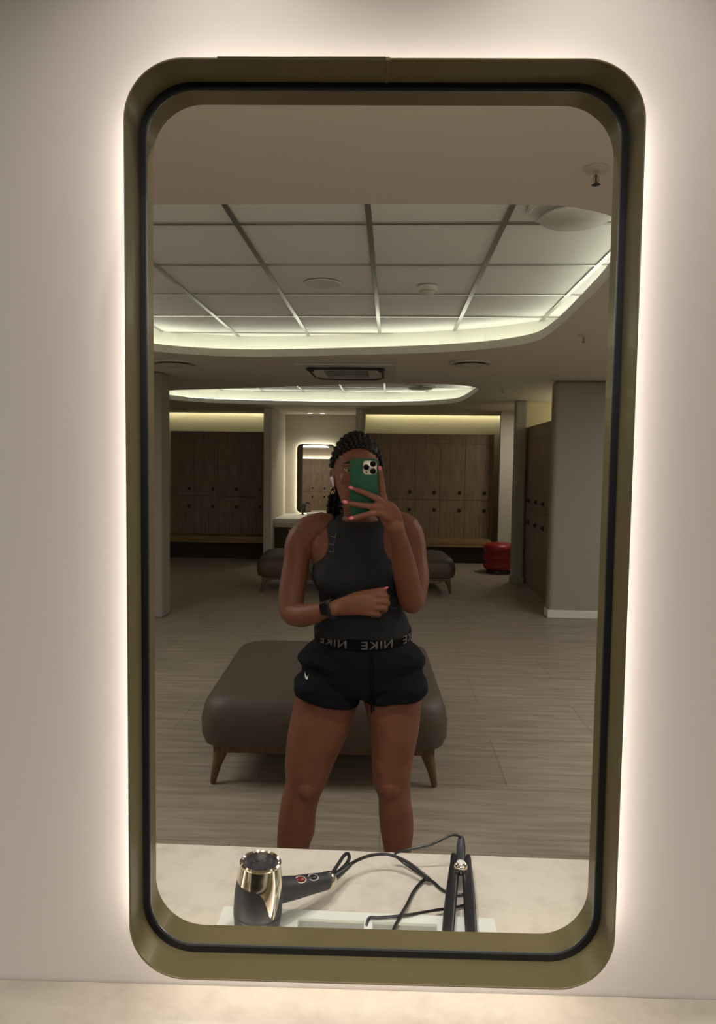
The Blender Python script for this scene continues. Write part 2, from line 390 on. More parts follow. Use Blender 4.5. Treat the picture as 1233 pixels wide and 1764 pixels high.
# ------------------------------------------------------------------ lockers
def locker(name, ncol, pitch, label, group, loc, rot, first, label_plate=True):
    """a bank column: carcass with an upper and a lower door; column k sits at local x = k*pitch, doors face -y"""
    out = []
    for k in range(ncol):
        if first[0] is None:
            t = thing('locker', label(k), 'locker', loc, rot, group)
            g = 0.002
            mb = MB(); mb.box(0, 0.395, 0.018, 0.50, 0.30, 2.055); mb.cur = 1; mb.box(0.0, 0.395, 0.0165, 0.0185, 0.31, 2.05)
            mb.build('body', ['locker', 'seam'], t, smooth=False)
            MB().box(g, 0.395-g, 0.0, 0.016, 1.90, 2.053).build('top_panel', 'locker', t, smooth=False, bevel=0.001)
            for z0, z1, zl in ((0.99, 1.896, 1.108), (0.304, 0.984, 0.822)):
                d = MB().box(g, 0.395-g, 0, 0.016, z0, z1).build('door', 'locker', t, smooth=False, bevel=0.001)
                mb = MB(); mb.box(0.289, 0.337, -0.014, 0, zl-0.026, zl+0.026); mb.lathe([(0.016, 0), (0.014, -0.016), (0.006, -0.018)], 14, (0.313, -0.014, zl), 'y')
                mb.build('lock', 'black', d, bevel=0.003)
                MB().lathe([(0.012, 0), (0.012, -0.003), (0.009, -0.004)], 16, (0.185, 0, zl+0.003), 'y').build('number_plate', 'plate', d)
            first[0] = t; index_kids(); o = t
        else:
            o = copy_tree(first[0])
            o['label'] = label(k); o['group'] = group
        c, s = math.cos(rot), math.sin(rot)
        o.location = (loc[0]+c*k*pitch, loc[1]+s*k*pitch, 0); o.rotation_euler = (0, 0, rot)
        o.scale = (pitch/0.395, 1, 1)
        out.append(o)
    return out
first = [None]
nth = ['first', 'second', 'third', 'fourth', 'fifth', 'sixth']
locker('locker', 5, 0.404, lambda k: 'brown oak locker column behind the long bench, %s from the alcove partition' % nth[k] if k else 'brown oak locker column right beside the alcove partition, far right bank', 'far right lockers', rp(-0.405, 10.75), A0, first)
locker('locker', 4, 0.395, lambda k: 'brown oak locker column in the shadowed far left bank, %s from the alcove' % nth[3-k], 'far left lockers', rp(-2.05-0.395*4, 10.75), A0, first)
locker('locker', 4, 0.43, lambda k: 'brown oak locker column in the side bank, %s from the grey pier' % nth[k], 'side bank lockers', rp(1.79, 8.64), A0-PI/2, first)
locker('locker', 6, 0.395, lambda k: 'brown oak locker column seen in the far vanity mirror, %s from its left' % nth[k], 'lockers reflected in the far mirror', (-1.05, 0.58, 0), PI, first)
def panel(name, label, x0, x1, y0, y1, z0, z1, m='locker', rz=A0, cat='panel'):
    return tag(MB().box(x0, x1, y0, y1, z0, z1).build(name, m, smooth=False, rotz=rz, bevel=0.002), label, cat)
panel('end_panel', 'oak end panel closing the far right locker bank', 1.617, 1.66, 10.72, 11.26, 0, 2.056)
panel('end_panel', 'thin oak end panel between the side lockers and the pier', 1.80, 1.84, 8.645, 8.79, 0, 2.056)
panel('locker_plinth', 'brown plinth under the side locker bank', 1.80, 2.28, 6.925, 8.64, 0, 0.30)
for nm, x0, x1, lab in (('l', -4.5, -1.962, 'long oak wall bench under the far left lockers'), ('r', -0.438, 1.60, 'long oak wall bench under the far right lockers')):
    t = thing('wall_bench', lab, 'bench', rp((x0+x1)/2, 10.52), A0, 'wall benches under the lockers'); h = (x1-x0)/2
    MB().box(-h, h, -0.24, 0.22, 0.31, 0.375).build('seat', 'oak', t, smooth=False, bevel=0.006)
    MB().box(-h, h, -0.235, -0.21, 0.27, 0.31).build('rail', 'oak', t, smooth=False)
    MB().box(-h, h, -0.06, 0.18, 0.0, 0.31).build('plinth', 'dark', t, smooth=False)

# ------------------------------------------------------------------ vanity alcove far away
def vanity():
    t = thing('vanity_unit', 'white topped vanity counter in the far alcove', 'vanity', rp(-1.187, 10.9), A0)
    MB().box(-0.645, 0.645, -0.62, 0.595, 0.60, 0.672).build('countertop', 'white', t, smooth=False, bevel=0.006)
    MB().box(-0.645, 0.645, -0.615, -0.58, 0.535, 0.60).build('apron', 'wall2', t, smooth=False, bevel=0.003)
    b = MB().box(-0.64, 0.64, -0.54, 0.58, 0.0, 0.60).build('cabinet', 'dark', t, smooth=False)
    MB().box(-0.42, -0.18, -0.545, -0.538, 0.46, 0.50).build('towel_slot', 'wall2', b, smooth=False, bevel=0.002)
    f = thing('faucet', 'small black curved faucet on the far vanity counter', 'faucet', rp(-1.50, 11.3, 0.6735), A0)
    mb = MB(); mb.tube([(0, 0, 0), (0, 0, 0.12), (0, -0.01, 0.17), (0.03, -0.05, 0.195), (0.06, -0.09, 0.185), (0.075, -0.12, 0.16)], 0.016, n=10); mb.build('spout', 'black', f)
    MB().lathe([(0.026, 0), (0.026, 0.012), (0.02, 0.016)], 16).build('base', 'black', f)
    MB().tube([(-0.015, 0, 0.15), (-0.05, -0.01, 0.165)], 0.007, n=8).build('handle', 'black', f)
    b = thing('basin', 'shallow wash basin with thin rim on the far vanity counter', 'basin', rp(-1.22, 11.1, 0.6735), A0)
    MB().lathe([(0.10, 0.0), (0.17, 0.02), (0.20, 0.045), (0.195, 0.047), (0.16, 0.022), (0.02, 0.006)], 28).build('bowl', 'white', b)
    MB().lathe([(0.02, 0.006), (0.02, 0.009), (0.008, 0.009)], 14).build('drain', 'chrome', b)
    m = thing('mirror', 'small rounded wall mirror glowing in the far alcove', 'mirror', rp(-1.294, 11.462, 1.29), A0)
    def rr(w, h, r, y0, y1):
        P = rrect(-w/2, w/2, -h/2, h/2, r, 8); n = len(P); mb = MB()
        mb.rings([[(p[0], y0, p[1]) for p in P], [(p[0], y1, p[1]) for p in P]]); return mb
    g = rr(0.625, 1.155, 0.06, -0.018, -0.006).build('glass', 'mirror', m, smooth=False); g.rotation_euler = (math.radians(-0.85), 0, 0)
    P = rrect(-0.32, 0.32, -0.585, 0.585, 0.07, 8)
    mb = MB(); mb.tube([(p[0], -0.016, p[1]) for p in P], 0.012, n=8, closed=True); mb.build('frame', 'black', m)
    P = rrect(-0.305, 0.305, -0.57, 0.57, 0.07, 8)
    mb = MB(); mb.tube([(p[0], 0.016, p[1]) for p in P], 0.007, n=6, closed=True); mb.build('light_strip', 'vanled', m, smooth=False)
    for k, (x, lab) in enumerate(((-1.074, 'round white downlight over the far vanity, nearer the left partition'), (-0.864, 'round white downlight over the far vanity, nearer the right partition'))):
        d = thing('downlight', lab, 'downlight', (x, 11.10, 2.399), 0, 'downlights over the far vanity')
        MB().lathe([(0.055, 0), (0.055, -0.006), (0.042, -0.008), (0.040, -0.002)], 24).build('trim_ring', 'plastic', d)
        MB().lathe([(0.040, -0.004), (0.039, -0.006), (0.01, -0.0065)], 20).build('lens', 'lens', d)
        spot('alcove_downlight', (x, 11.10, 2.385), 20, col=(1, 0.93, 0.78), size=110, blend=0.8, rad=0.03)
vanity()

# ------------------------------------------------------------------ ceiling fittings
def sprinkler(x, y, lab):
    t = thing('sprinkler', lab, 'sprinkler', (x, y, 2.399), 0.4, 'ceiling sprinklers')
    MB().lathe([(0.038, 0), (0.036, -0.004), (0.018, -0.007), (0.012, -0.007)], 24).build('escutcheon', 'plastic', t)
    mb = MB(); mb.lathe([(0.009, -0.005), (0.009, -0.02), (0.006, -0.022)], 14)
    for s in (-1, 1): mb.tube([(s*0.007, 0, -0.02), (s*0.011, 0, -0.03), (s*0.003, 0, -0.045)], 0.0022, n=6)
    mb.build('body', 'chrome', t)
    MB().tube([(0, 0, -0.02), (0, 0, -0.042)], 0.0028, n=8).build('bulb', 'redbtn', t)
    MB().lathe([(0.013, -0.045), (0.013, -0.0465), (0.003, -0.048)], 16).build('deflector', 'grille', t)
sprinkler(0.641, 1.206, 'nearest ceiling sprinkler, on the plain ceiling in front of the large coffer')
sprinkler(1.37, 3.841, 'ceiling sprinkler beside the right edge of the large coffer')
sprinkler(1.423, 7.08, 'ceiling sprinkler right of the tip of the farther coffer')
sprinkler(1.187, 9.90, 'tiny ceiling sprinkler between the farther coffer and the cream wall')
def round_vent(x, y, z, r, lab, drop=0.03, grp='round air diffusers'):
    t = thing('air_vent', lab, 'vent', (x, y, z), 0, grp)
    MB().lathe([(r*0.86, 0), (r, 0), (r, -0.010), (r*0.95, -0.018), (r*0.87, -0.010)], 36).build('ring', 'plastic', t)
    MB().lathe([(r*0.86, -0.001), (r*0.86, -0.003), (0.01, -0.003)], 30).build('throat', 'grille', t, smooth=False)
    MB().lathe([(0.02, -0.012), (r*0.70, -drop*0.75), (r*0.74, -drop*0.95), (r*0.68, -drop*1.1), (0.01, -drop*1.25)], 36).build('disc', 'plastic', t)
round_vent(0.83, 2.12, 2.611, 0.20, 'large round white air vent in the near corner of the tiled coffer', 0.05)
round_vent(-1.746, 5.311, 2.399, 0.20, 'round ceiling vent beside the left pillar')
round_vent(0.805, 5.124, 2.399, 0.18, 'round ceiling vent between the cassette unit and the right pillar')
round_vent(-2.35, 8.75, 2.611, 0.22, 'grey round vent at the left end of the farther coffer', 0.05)
round_vent(0.62, 8.75, 2.611, 0.22, 'grey round vent at the right end of the farther coffer', 0.05)
t = thing('ceiling_speaker', 'flush round ceiling speaker set in a coffer tile', 'speaker', (-0.32, 3.41, 2.6115))
MB().lathe([(0.088, 0), (0.108, 0), (0.106, -0.006), (0.092, -0.006)], 36).build('ring', 'plastic', t)
MB().lathe([(0.092, -0.001), (0.091, -0.004), (0.01, -0.004)], 30).build('grille', 'tbar', t)
t = thing('smoke_detector', 'white round smoke detector hanging from a coffer tile', 'smoke detector', (0.314, 3.46, 2.6115))
MB().lathe([(0.057, 0), (0.057, -0.022), (0.052, -0.028), (0.02, -0.028)], 30).build('base', 'plastic', t)
MB().lathe([(0.04, -0.028), (0.044, -0.036), (0.036, -0.046), (0.008, -0.056)], 30).build('sensor', 'plastic', t)
def cassette():
    t = thing('air_conditioner', 'square ceiling cassette air conditioner with slatted centre grille', 'air conditioner', (-0.25, 5.72, 2.399), A0)
    mb = MB(); mb.box(-0.44, 0.44, -0.48, 0.48, -0.018, 0); mb.build('panel', 'plastic', t, smooth=False, bevel=0.004)
    mb = MB(); P = rrect(-0.33, 0.33, -0.37, 0.37, 0.14, 8)
    mb.rings([[(p[0], p[1], -0.018) for p in P], [(p[0]*0.985, p[1]*0.985, -0.034) for p in P]]); mb.build('fascia', 'plastic', t, smooth=False)
    for s in (-1, 1):
        mb = MB(); mb.tube(ease([(-0.30*1, s*0.31, -0.032), (-0.25, s*0.355, -0.034), (0, s*0.372, -0.034), (0.25, s*0.355, -0.034), (0.30, s*0.31, -0.032)]), 0.013, n=6); mb.build('air_slot', 'grille', t)
        mb = MB(); mb.tube(ease([(s*0.30, -0.24, -0.034), (s*0.335, -0.30, -0.034), (s*0.30, -0.34, -0.034)][::1]), 0.014, n=6); mb.tube(ease([(s*0.325, -0.27, -0.034), (s*0.325, 0.0, -0.034), (s*0.325, 0.27, -0.034)]), 0.012, n=6); mb.build('air_slot', 'grille', t)
    g = MB().box(-0.20, 0.20, -0.25, 0.25, -0.0365, -0.034).build('intake_grille', 'grille', t, smooth=False)
    mb = MB()
    for k in range(6): y = -0.25+0.10*k; mb.box(-0.20, 0.20, y-0.014, y+0.014, -0.0372, -0.0364)
    mb.build('slats', 'plastic', g, smooth=False)
cassette()

# ------------------------------------------------------------------ ottomans and pouf
def ottoman(name, lab, cx, y0, y1, hw, z0, z1, rot, legs, extra=0):
    t = thing(name, lab, 'ottoman', (cx, (y0+y1)/2, 0), math.radians(rot)); hd = (y1-y0)/2
    R = []
    def sq(w, d, z, r=0.12, n=8): return [(p[0], p[1], z) for p in rrect(-w, w, -d, d, r, n)]
    prof = [(0.05, z0, .08), (0.018, z0+0.008, .10), (0.0, z0+0.05, .12), (-0.002, (z0+z1)/2, .12), (0.010, z1-0.065, .12), (0.026, z1-0.032, .12), (0.055, z1-0.011, .12), (0.11, z1, .12), (0.25, z1+0.008, .10)]
    for ins, z, r in prof: R.append(sq(hw-ins, hd-ins, z, r))
    MB().rings(R).build('cushion', 'taupe', t)
    mb = MB()
    for s in (-1, 1): mb.box(-hw+0.06, hw-0.06, s*(hd-0.09)-0.02, s*(hd-0.09)+0.02, z0-0.042, z0-0.001)
    for s in (-1, 1): mb.box(s*(hw-0.09)-0.02, s*(hw-0.09)+0.02, -hd+0.11, hd-0.11, z0-0.042, z0-0.001)
    mb.build('base_frame', 'walnut', t, smooth=False, bevel=0.004)
    for sx in (-1, 1):
        for sy in (-1, 1):
            px, py = sx*(hw-0.085), sy*(hd-0.095)
            mb = MB(); mb.tube([(px-sx*0.010, py, z0-0.028, 0.034), (px-sx*0.004, py, z0-0.05, 0.032), (px+sx*0.012, py+sy*0.008, 0.085, 0.0215), (px+sx*0.027, py+sy*0.015, 0.012, 0.0145)], 0.03, n=12)
            mb.build('leg', 'walnut', t)
    return t
ottoman('ottoman', 'taupe leather ottoman with splayed walnut legs behind the person', -0.222, 2.27, 3.46, 0.585, 0.196, 0.445, 0.9, 4)
ottoman('long_ottoman', 'wide taupe ottoman on slim legs in front of the far vanity', -0.20, 7.47, 8.48, 1.19, 0.19, 0.435, 2.5, 4)
def pouf():
    t = thing('pouf', 'red round vinyl pouf with stacked rolls beside the grey pier', 'pouf', (1.85, 9.42, 0))
    R = [(0.17, 0.045)]
    for k in range(3):
        z = 0.045+k*0.125
        R += [(0.205, z+0.008), (0.228, z+0.035), (0.234, z+0.062), (0.228, z+0.09), (0.205, z+0.118)]
    R += [(0.16, 0.435), (0.05, 0.442)]
    MB().lathe(R, 40).build('cushion', 'red', t, sub=1)
    MB().lathe([(0.185, 0.0), (0.19, 0.01), (0.18, 0.045)], 32).build('base', 'black', t)
pouf()

# ------------------------------------------------------------------ counters
ZC = 0.767
cnt = thing('vanity_counter', 'pale speckled stone counter under the hair dryer and straightener', 'counter', (0, 0, 0))
MB().box(-0.95, 0.95, 0.085, 0.39, ZC-0.06, ZC).build('countertop', 'stone', cnt, smooth=False, rotz=A0, bevel=0.002)
MB().box(-0.93, 0.93, 0.10, 0.36, 0.0, ZC-0.061).build('cabinet', 'dark', cnt, smooth=False, rotz=A0)
cnt2 = thing('vanity_counter', 'pale counter edge at the foot of the plastered wall', 'counter', (0, 0, 0))
MB().box(-1.6, 1.6, -0.36, 0.018, ZC-0.06, ZC).build('countertop', 'stone', cnt2, smooth=False, bevel=0.002)
MB().box(-1.58, 1.58, -0.33, 0.0, 0.0, ZC-0.061).build('cabinet', 'dark', cnt2, smooth=False)

# ------------------------------------------------------------------ tray with wells
def tray():
    t = thing('tray', 'white rectangular tray with two wells lying on the counter', 'tray', (-0.02, 0, 0), math.radians(-1.7))
    x0, x1, y0, y1, z0, z1 = -0.225, 0.225, 0.088, 0.178, ZC+0.0005, ZC+0.012
    wells = [(-0.096, 0.012, 0.096, 0.156), (0.025, 0.13, 0.096, 0.156)]
    xs = [x0, wells[0][0], wells[0][1], wells[1][0], wells[1][1], x1]; ys = [y0, 0.096, 0.156, y1]
    mb = MB()
    for i in range(5):
        for j in range(3):
            if j == 1 and i in (1, 3): mb.box(xs[i], xs[i+1], ys[j], ys[j+1], z0, z1-0.0055)
            else: mb.box(xs[i], xs[i+1], ys[j], ys[j+1], z0, z1)
    mb.build('body', 'tray', t, smooth=False)
    for i, w_ in enumerate(wells): MB().box(w_[0]+0.001, w_[1]-0.001, w_[2]+0.001, w_[3]-0.001, z1-0.0052, z1-0.0046).build('well', 'wellshade', t, smooth=False)
tray()

# ------------------------------------------------------------------ hair dryer
def dryer():
    cx, cy, zb = -0.1745, 0.122, ZC+0.0125
    t = thing('hair_dryer', 'black hair dryer with shiny metal cap and looped cord, standing on its nozzle', 'hair dryer', (cx, cy, zb))
    tilt = Matrix.Rotation(math.radians(3), 3, 'Y')
    top = 0.112
    ct = 0.088
    def cut(a): return ct + 0.004*math.cos(a-2.3) - 0.046*max(0.0, math.cos(a+0.80))**16   # the metal swoops down beside the handle
    prof = [(0.030, 0.0), (0.036, 0.010), (0.0385, 0.03), (0.0390, 0.05), (0.0380, 0.07), (0.0365, 0.085), (0.034, 0.098), (0.0315, top)]
    def rad(z):
        for (r0, a), (r1, b) in zip(prof, prof[1:]):
            if z <= b: return r0+(r1-r0)*max(0, (z-a))/(b-a)
        return prof[-1][0]
    n = 64
    def shell(f0, f1, dr, m, name, k=10, cap=False):
        R = []
        for i in range(k+1):
            ring = []
            for j in range(n):
                a = 2*PI*j/n; z = f0(a)+(f1(a)-f0(a))*i/k; r = rad(z)+dr
                ring.append(tilt @ Vector((r*math.cos(a), r*math.sin(a), z)))
            R.append(ring)
        return MB().rings(R, cap=cap).build(name, m, t)
    shell(lambda a: 0.0, lambda a: top-0.004, -0.0005, 'blackmatte', 'barrel', cap=True)
    shell(cut, lambda a: top, 0.0006, 'chrome', 'metal_cap')
    mb = MB(); mb.lathe([(0.0318, top-0.001), (0.0325, top+0.0025), (0.030, top+0.005), (0.0275, top+0.003), (0.027, top-0.006)], 48, cap=False); mb.v = [tuple(tilt @ Vector(v)) for v in mb.v]; mb.build('rim', 'chrome', t)
    mb = MB(); mb.lathe([(0.027, top-0.006), (0.018, top-0.007), (0.0175, top-0.004), (0.010, top-0.004), (0.0095, top-0.007), (0.002, top-0.006)], 48)
    mb.lathe([(0.0272, top-0.005), (0.0265, top-0.0045), (0.0255, top-0.005)], 48, cap=False); mb.v = [tuple(tilt @ Vector(v)) for v in mb.v]; mb.build('air_intake', 'intake', t)
    mb = MB(); q = 2*PI*34/64
    mb.tube([tuple(tilt @ Vector(((rad(z)+0.0008)*math.cos(-0.95), (rad(z)+0.0008)*math.sin(-0.95), z))) for z in (0.001, 0.01, 0.02, 0.03)], 0.0009, n=6); mb.build('seam_line', 'gasket', t)
    mb = MB(); mb.lathe([(0.0391, 0.034), (0.0393, 0.0345), (0.0391, 0.035)], 48, cap=False); mb.v = [tuple(tilt @ Vector(v)) for v in mb.v]; mb.build('ring_line', 'gasket', t)
    # handle
    H = [(-0.158, 0.134, 0.838, 0.0215), (-0.138, 0.148, 0.833, 0.020), (-0.118, 0.168, 0.825, 0.018), (-0.092, 0.198, 0.814, 0.0160), (-0.0745, 0.220, 0.805, 0.0145), (-0.066, 0.232, 0.801, 0.0138)]
    H = [(x-cx, y-cy, z-zb, r) for x, y, z, r in H]
    h = MB(); h.tube(ease(H, 4), 0.02, n=20); h = h.build('handle', 'blackmatte', t)
    def along(u):
        u *= len(H)-1; i = min(int(u), len(H)-2); f = u-i; return Vector(H[i][:3]).lerp(Vector(H[i+1][:3]), f), H[i][3]+(H[i+1][3]-H[i][3])*f
    p, r = along(0.965); d = (Vector(H[-1][:3])-Vector(H[-2][:3])).normalized()
    MB().tube([tuple(p-d*0.006)+(r+0.0012,), tuple(p+d*0.003)+(r+0.0008,)], 0.01, n=24).build('metal_collar', 'chrome', h)
    nr0 = Vector((-0.15, -0.62, 0.77)).normalized()
    for u, m in ((0.40, 'redbtn'), (0.55, 'black')):
        p, r = along(u); ax = (along(u+0.1)[0]-along(u-0.1)[0]).normalized()
        nrm = (nr0-ax*nr0.dot(ax)).normalized(); q = p+nrm*(r*0.98); sd = ax.cross(nrm).normalized()
        rot = Matrix((ax, sd, nrm)).transposed()
        mb = MB(); mb.ell(q, (0.0105, 0.0055, 0.0030), 16, 8, rot); mb.build('button', m, h)
        P = [q+ax*(0.0115*math.cos(2*PI*k/20))+sd*(0.0062*math.sin(2*PI*k/20)) for k in range(20)]
        mb = MB(); mb.tube([tuple(x) for x in P], 0.0007, n=5, closed=True); mb.build('button_ring', 'plastic', h)
    # hanging loop at the end of the handle
    L = [(-0.062, 0.240, 0.808), (-0.052, 0.262, 0.812), (-0.043, 0.283, 0.816), (-0.036, 0.292, 0.816), (-0.033, 0.290, 0.809), (-0.038, 0.280, 0.803), (-0.050, 0.262, 0.800)]
    mb = MB(); mb.tube([tuple(Vector(p)-Vector((cx, cy, zb))) for p in ease(L, 4)], 0.0032, n=8); mb.build('hanging_loop', 'black', t)
    S = [(-0.066, 0.232, 0.801, 0.0085), (-0.057, 0.246, 0.799, 0.0078), (-0.045, 0.266, 0.797, 0.006), (-0.031, 0.288, 0.797, 0.0042)]
    mb = MB(); mb.tube([(x-cx, y-cy, z-zb, r) for x, y, z, r in S], 0.006, n=12); mb.build('strain_relief', 'black', t)
    cord = [(-0.033, 0.286, 0.797), (-0.018, 0.302, 0.798), (0.0078, 0.3183, 0.799), (0.0403, 0.3238, 0.798), (0.0722, 0.3104, 0.793), (0.0946, 0.2914, 0.787), (0.112, 0.280, 0.779), (0.1130, 0.2850, 0.7735), (0.1040, 0.2880, 0.7725), (0.0948, 0.2746, 0.7725), (0.082, 0.2494, 0.7725), (0.0676, 0.2039, 0.776), (0.0561, 0.166, 0.7825), (0.0436, 0.128, 0.784), (0.0336, 0.0884, 0.784)]
    mb = MB(); mb.tube([tuple(Vector(p)-Vector((cx, cy, zb))) for p in ease(cord, 5)], 0.0029, n=8); mb.build('cord', 'black', t)
dryer()

# ------------------------------------------------------------------ hair straightener
def straightener():
    o0 = Vector((0.168, 0.23, ZC))
    t = thing('hair_straightener', 'black hair straightener with round metal hinge disc lying on the tray edge', 'hair straightener', tuple(o0))
    fwd = Vector((-0.13, -1, 0)).normalized(); sd = Vector((1, -0.13, 0)).normalized()
    def arm(s):
        R = []
        for u, w, off, z0, z1 in ((-0.004, 0.0022, 0.0135, .018, .026), (0.003, 0.0048, 0.0130, .014, .031), (0.015, 0.0062, 0.0125, .013, .033), (0.035, 0.0080, 0.0112, .013, .034), (0.06, 0.0095, 0.0115, .013, .034), (0.12, 0.0100, 0.0142, .013, .033), (0.18, 0.0100, 0.0163, .013, .031), (0.225, 0.0095, 0.0175, .013, .029), (0.235, 0.006, 0.0180, .015, .026)):
            c = Vector((0.1755, 0.337, ZC))+fwd*u+sd*(s*off*1.05)
            ring = []
            for k in range(16):
                a = 2*PI*k/16; ca, sa = math.cos(a), math.sin(a)
                ex = lambda v: math.copysign(abs(v)**0.6, v)
                ring.append(c+sd*(w*ex(ca))+Vector((0, 0, (z0+z1)/2+(z1-z0)/2*ex(sa)))-o0)
            R.append(ring)
        return MB().rings(R).build('arm', 'black', t)
    arm(-1); arm(1)
    pc = Vector((0.1755, 0.337, ZC))+fwd*0.062-o0
    mb = MB(); mb.lathe([(0.0105, 0.030), (0.0122, 0.036), (0.0120, 0.041), (0.0105, 0.045), (0.0075, 0.0475)], 28, (pc.x, pc.y, 0)); mb.build('hinge_disc', 'chrome', t)
    mb = MB(); mb.lathe([(0.0075, 0.0474), (0.0062, 0.0488), (0.003, 0.0495), (0.001, 0.0496)], 24, (pc.x, pc.y, 0)); mb.build('hinge_cap', 'plastic', t)
    q = Vector((0.1755, 0.337, ZC))-o0
    mb = MB(); mb.tube([tuple(q+fwd*0.05+Vector((0, 0, .024)))+(0.0088,), tuple(q+fwd*0.01+Vector((0, 0, .028)))+(0.0088,), tuple(q-fwd*0.012+Vector((0, 0, .038)))+(0.0082,), tuple(q-fwd*0.02+Vector((0, 0, .048)))+(0.006,)], 0.008, n=14); mb.build('cable_guard', 'blackmatte', t)
    cord = [(0.178, 0.354, 0.815), (0.1727, 0.353, 0.822), (0.1640, 0.350, 0.825), (0.1558, 0.349, 0.824), (0.1332, 0.3407, 0.817), (0.1113, 0.3378, 0.809), (0.0785, 0.3349, 0.803), (0.0520, 0.338, 0.792), (0.0630, 0.3400, 0.778), (0.089, 0.3169, 0.772), (0.1186, 0.2845, 0.7715), (0.134, 0.2602, 0.771), (0.1550, 0.2480, 0.7705), (0.1748, 0.2480, 0.7705), (0.1790, 0.2340, 0.7705), (0.1655, 0.2161, 0.7715), (0.141, 0.203, 0.774), (0.1056, 0.1866, 0.7785), (0.0657, 0.1680, 0.7825), (0.0226, 0.1600, 0.7825), (0.006, 0.1590, 0.7825), (0.0010, 0.1500, 0.7800), (0.000, 0.135, 0.7740)]
    mb = MB(); mb.tube([tuple(Vector(p)-o0) for p in ease(cord, 5)], 0.0024, n=8); mb.build('cord', 'black', t)
straightener()

# ------------------------------------------------------------------ the person
TORSO=[(-0.0375, 1.265, 1.3874, 0.0453, 0.05, 0.0, 2.2), (-0.039, 1.27, 1.3616, 0.0509, 0.055, 0.0, 2.2), (-0.0371, 1.28, 1.3389, 0.1005, 0.065, 0.0, 2.2), (-0.0388, 1.28, 1.3169, 0.1463, 0.075, 0.0, 2.2), (-0.0446, 1.275, 1.2788, 0.1562, 0.09, 0.0, 2.2), (-0.0465, 1.27, 1.2297, 0.1442, 0.098, 0.0, 2.2), (-0.0437, 1.26, 1.1761, 0.1329, 0.103, 0.0, 2.2), (-0.0348, 1.262, 1.1208, 0.1232, 0.092, 0.0, 2.2), (-0.0305, 1.262, 1.0785, 0.1215, 0.086, 0.0, 2.2), (-0.0252, 1.265, 1.0224, 0.1319, 0.092, 0.0, 2.2), (-0.0256, 1.27, 0.9748, 0.1443, 0.1, 0.0, 2.2), (-0.0277, 1.275, 0.9174, 0.1679, 0.112, 0.0, 2.2), (-0.0297, 1.28, 0.8502, 0.1844, 0.115, 0.0, 2.2), (-0.0321, 1.28, 0.8256, 0.1613, 0.1, 0.0, 2.2)]
LEGL=[(-0.1253, 1.28, 0.8765, 0.089, 0.09, 0.0, 2.2), (-0.1337, 1.28, 0.8009, 0.0985, 0.098, 0.0, 2.2), (-0.1431, 1.275, 0.7494, 0.1013, 0.095, 0.0, 2.2), (-0.1642, 1.27, 0.6673, 0.0957, 0.09, 0.0, 2.2), (-0.188, 1.265, 0.5775, 0.08, 0.078, 0.0, 2.2), (-0.1992, 1.262, 0.5118, 0.0661, 0.068, 0.0, 2.2), (-0.2158, 1.265, 0.4584, 0.0607, 0.062, 0.0, 2.2), (-0.2273, 1.272, 0.4009, 0.0591, 0.06, 0.0, 2.2), (-0.2323, 1.28, 0.3386, 0.0604, 0.06, 0.0, 2.2), (-0.2427, 1.285, 0.2675, 0.0502, 0.055, 0.0, 2.2), (-0.2415, 1.29, 0.1567, 0.0362, 0.045, 0.0, 2.2), (-0.2389, 1.29, 0.068, 0.0267, 0.037, 0.0, 2.2)]
LEGR=[(0.0562, 1.28, 0.8801, 0.0887, 0.09, 0.0, 2.2), (0.0685, 1.28, 0.805, 0.0963, 0.098, 0.0, 2.2), (0.0739, 1.275, 0.7539, 0.0897, 0.095, 0.0, 2.2), (0.0797, 1.27, 0.6726, 0.0759, 0.09, 0.0, 2.2), (0.0737, 1.265, 0.5834, 0.0648, 0.078, 0.0, 2.2), (0.0738, 1.262, 0.5181, 0.0602, 0.068, 0.0, 2.2), (0.0831, 1.265, 0.4655, 0.052, 0.062, 0.0, 2.2), (0.0889, 1.272, 0.4085, 0.055, 0.06, 0.0, 2.2), (0.0939, 1.28, 0.3467, 0.0534, 0.06, 0.0, 2.2), (0.0972, 1.285, 0.2761, 0.0442, 0.055, 0.0, 2.2), (0.1021, 1.29, 0.1658, 0.0341, 0.045, 0.0, 2.2), (0.1036, 1.29, 0.0772, 0.0266, 0.037, 0.0, 2.2)]
ARML=[(-0.1489, 1.285, 1.3313, 0.045), (-0.2002, 1.285, 1.3103, 0.05), (-0.2306, 1.28, 1.2697, 0.045), (-0.2365, 1.27, 1.2211, 0.041), (-0.2417, 1.255, 1.1681, 0.043), (-0.2482, 1.235, 1.1164, 0.041), (-0.2438, 1.215, 1.0695, 0.039), (-0.2097, 1.18, 1.0647, 0.036), (-0.1712, 1.14, 1.0791, 0.031), (-0.135, 1.115, 1.0953, 0.025), (-0.1053, 1.1, 1.104, 0.024)]
ARMR=[(0.0564, 1.29, 1.3396, 0.045), (0.1043, 1.29, 1.3201, 0.05), (0.1251, 1.285, 1.2748, 0.044), (0.1324, 1.27, 1.2271, 0.041), (0.1359, 1.25, 1.1752, 0.043), (0.1317, 1.225, 1.1303, 0.04), (0.1235, 1.2, 1.1096, 0.038), (0.1123, 1.165, 1.1477, 0.038), (0.0987, 1.12, 1.2121, 0.037), (0.0837, 1.07, 1.2777, 0.031), (0.0695, 1.02, 1.3322, 0.0245), (0.062, 1.0, 1.3581, 0.025)]
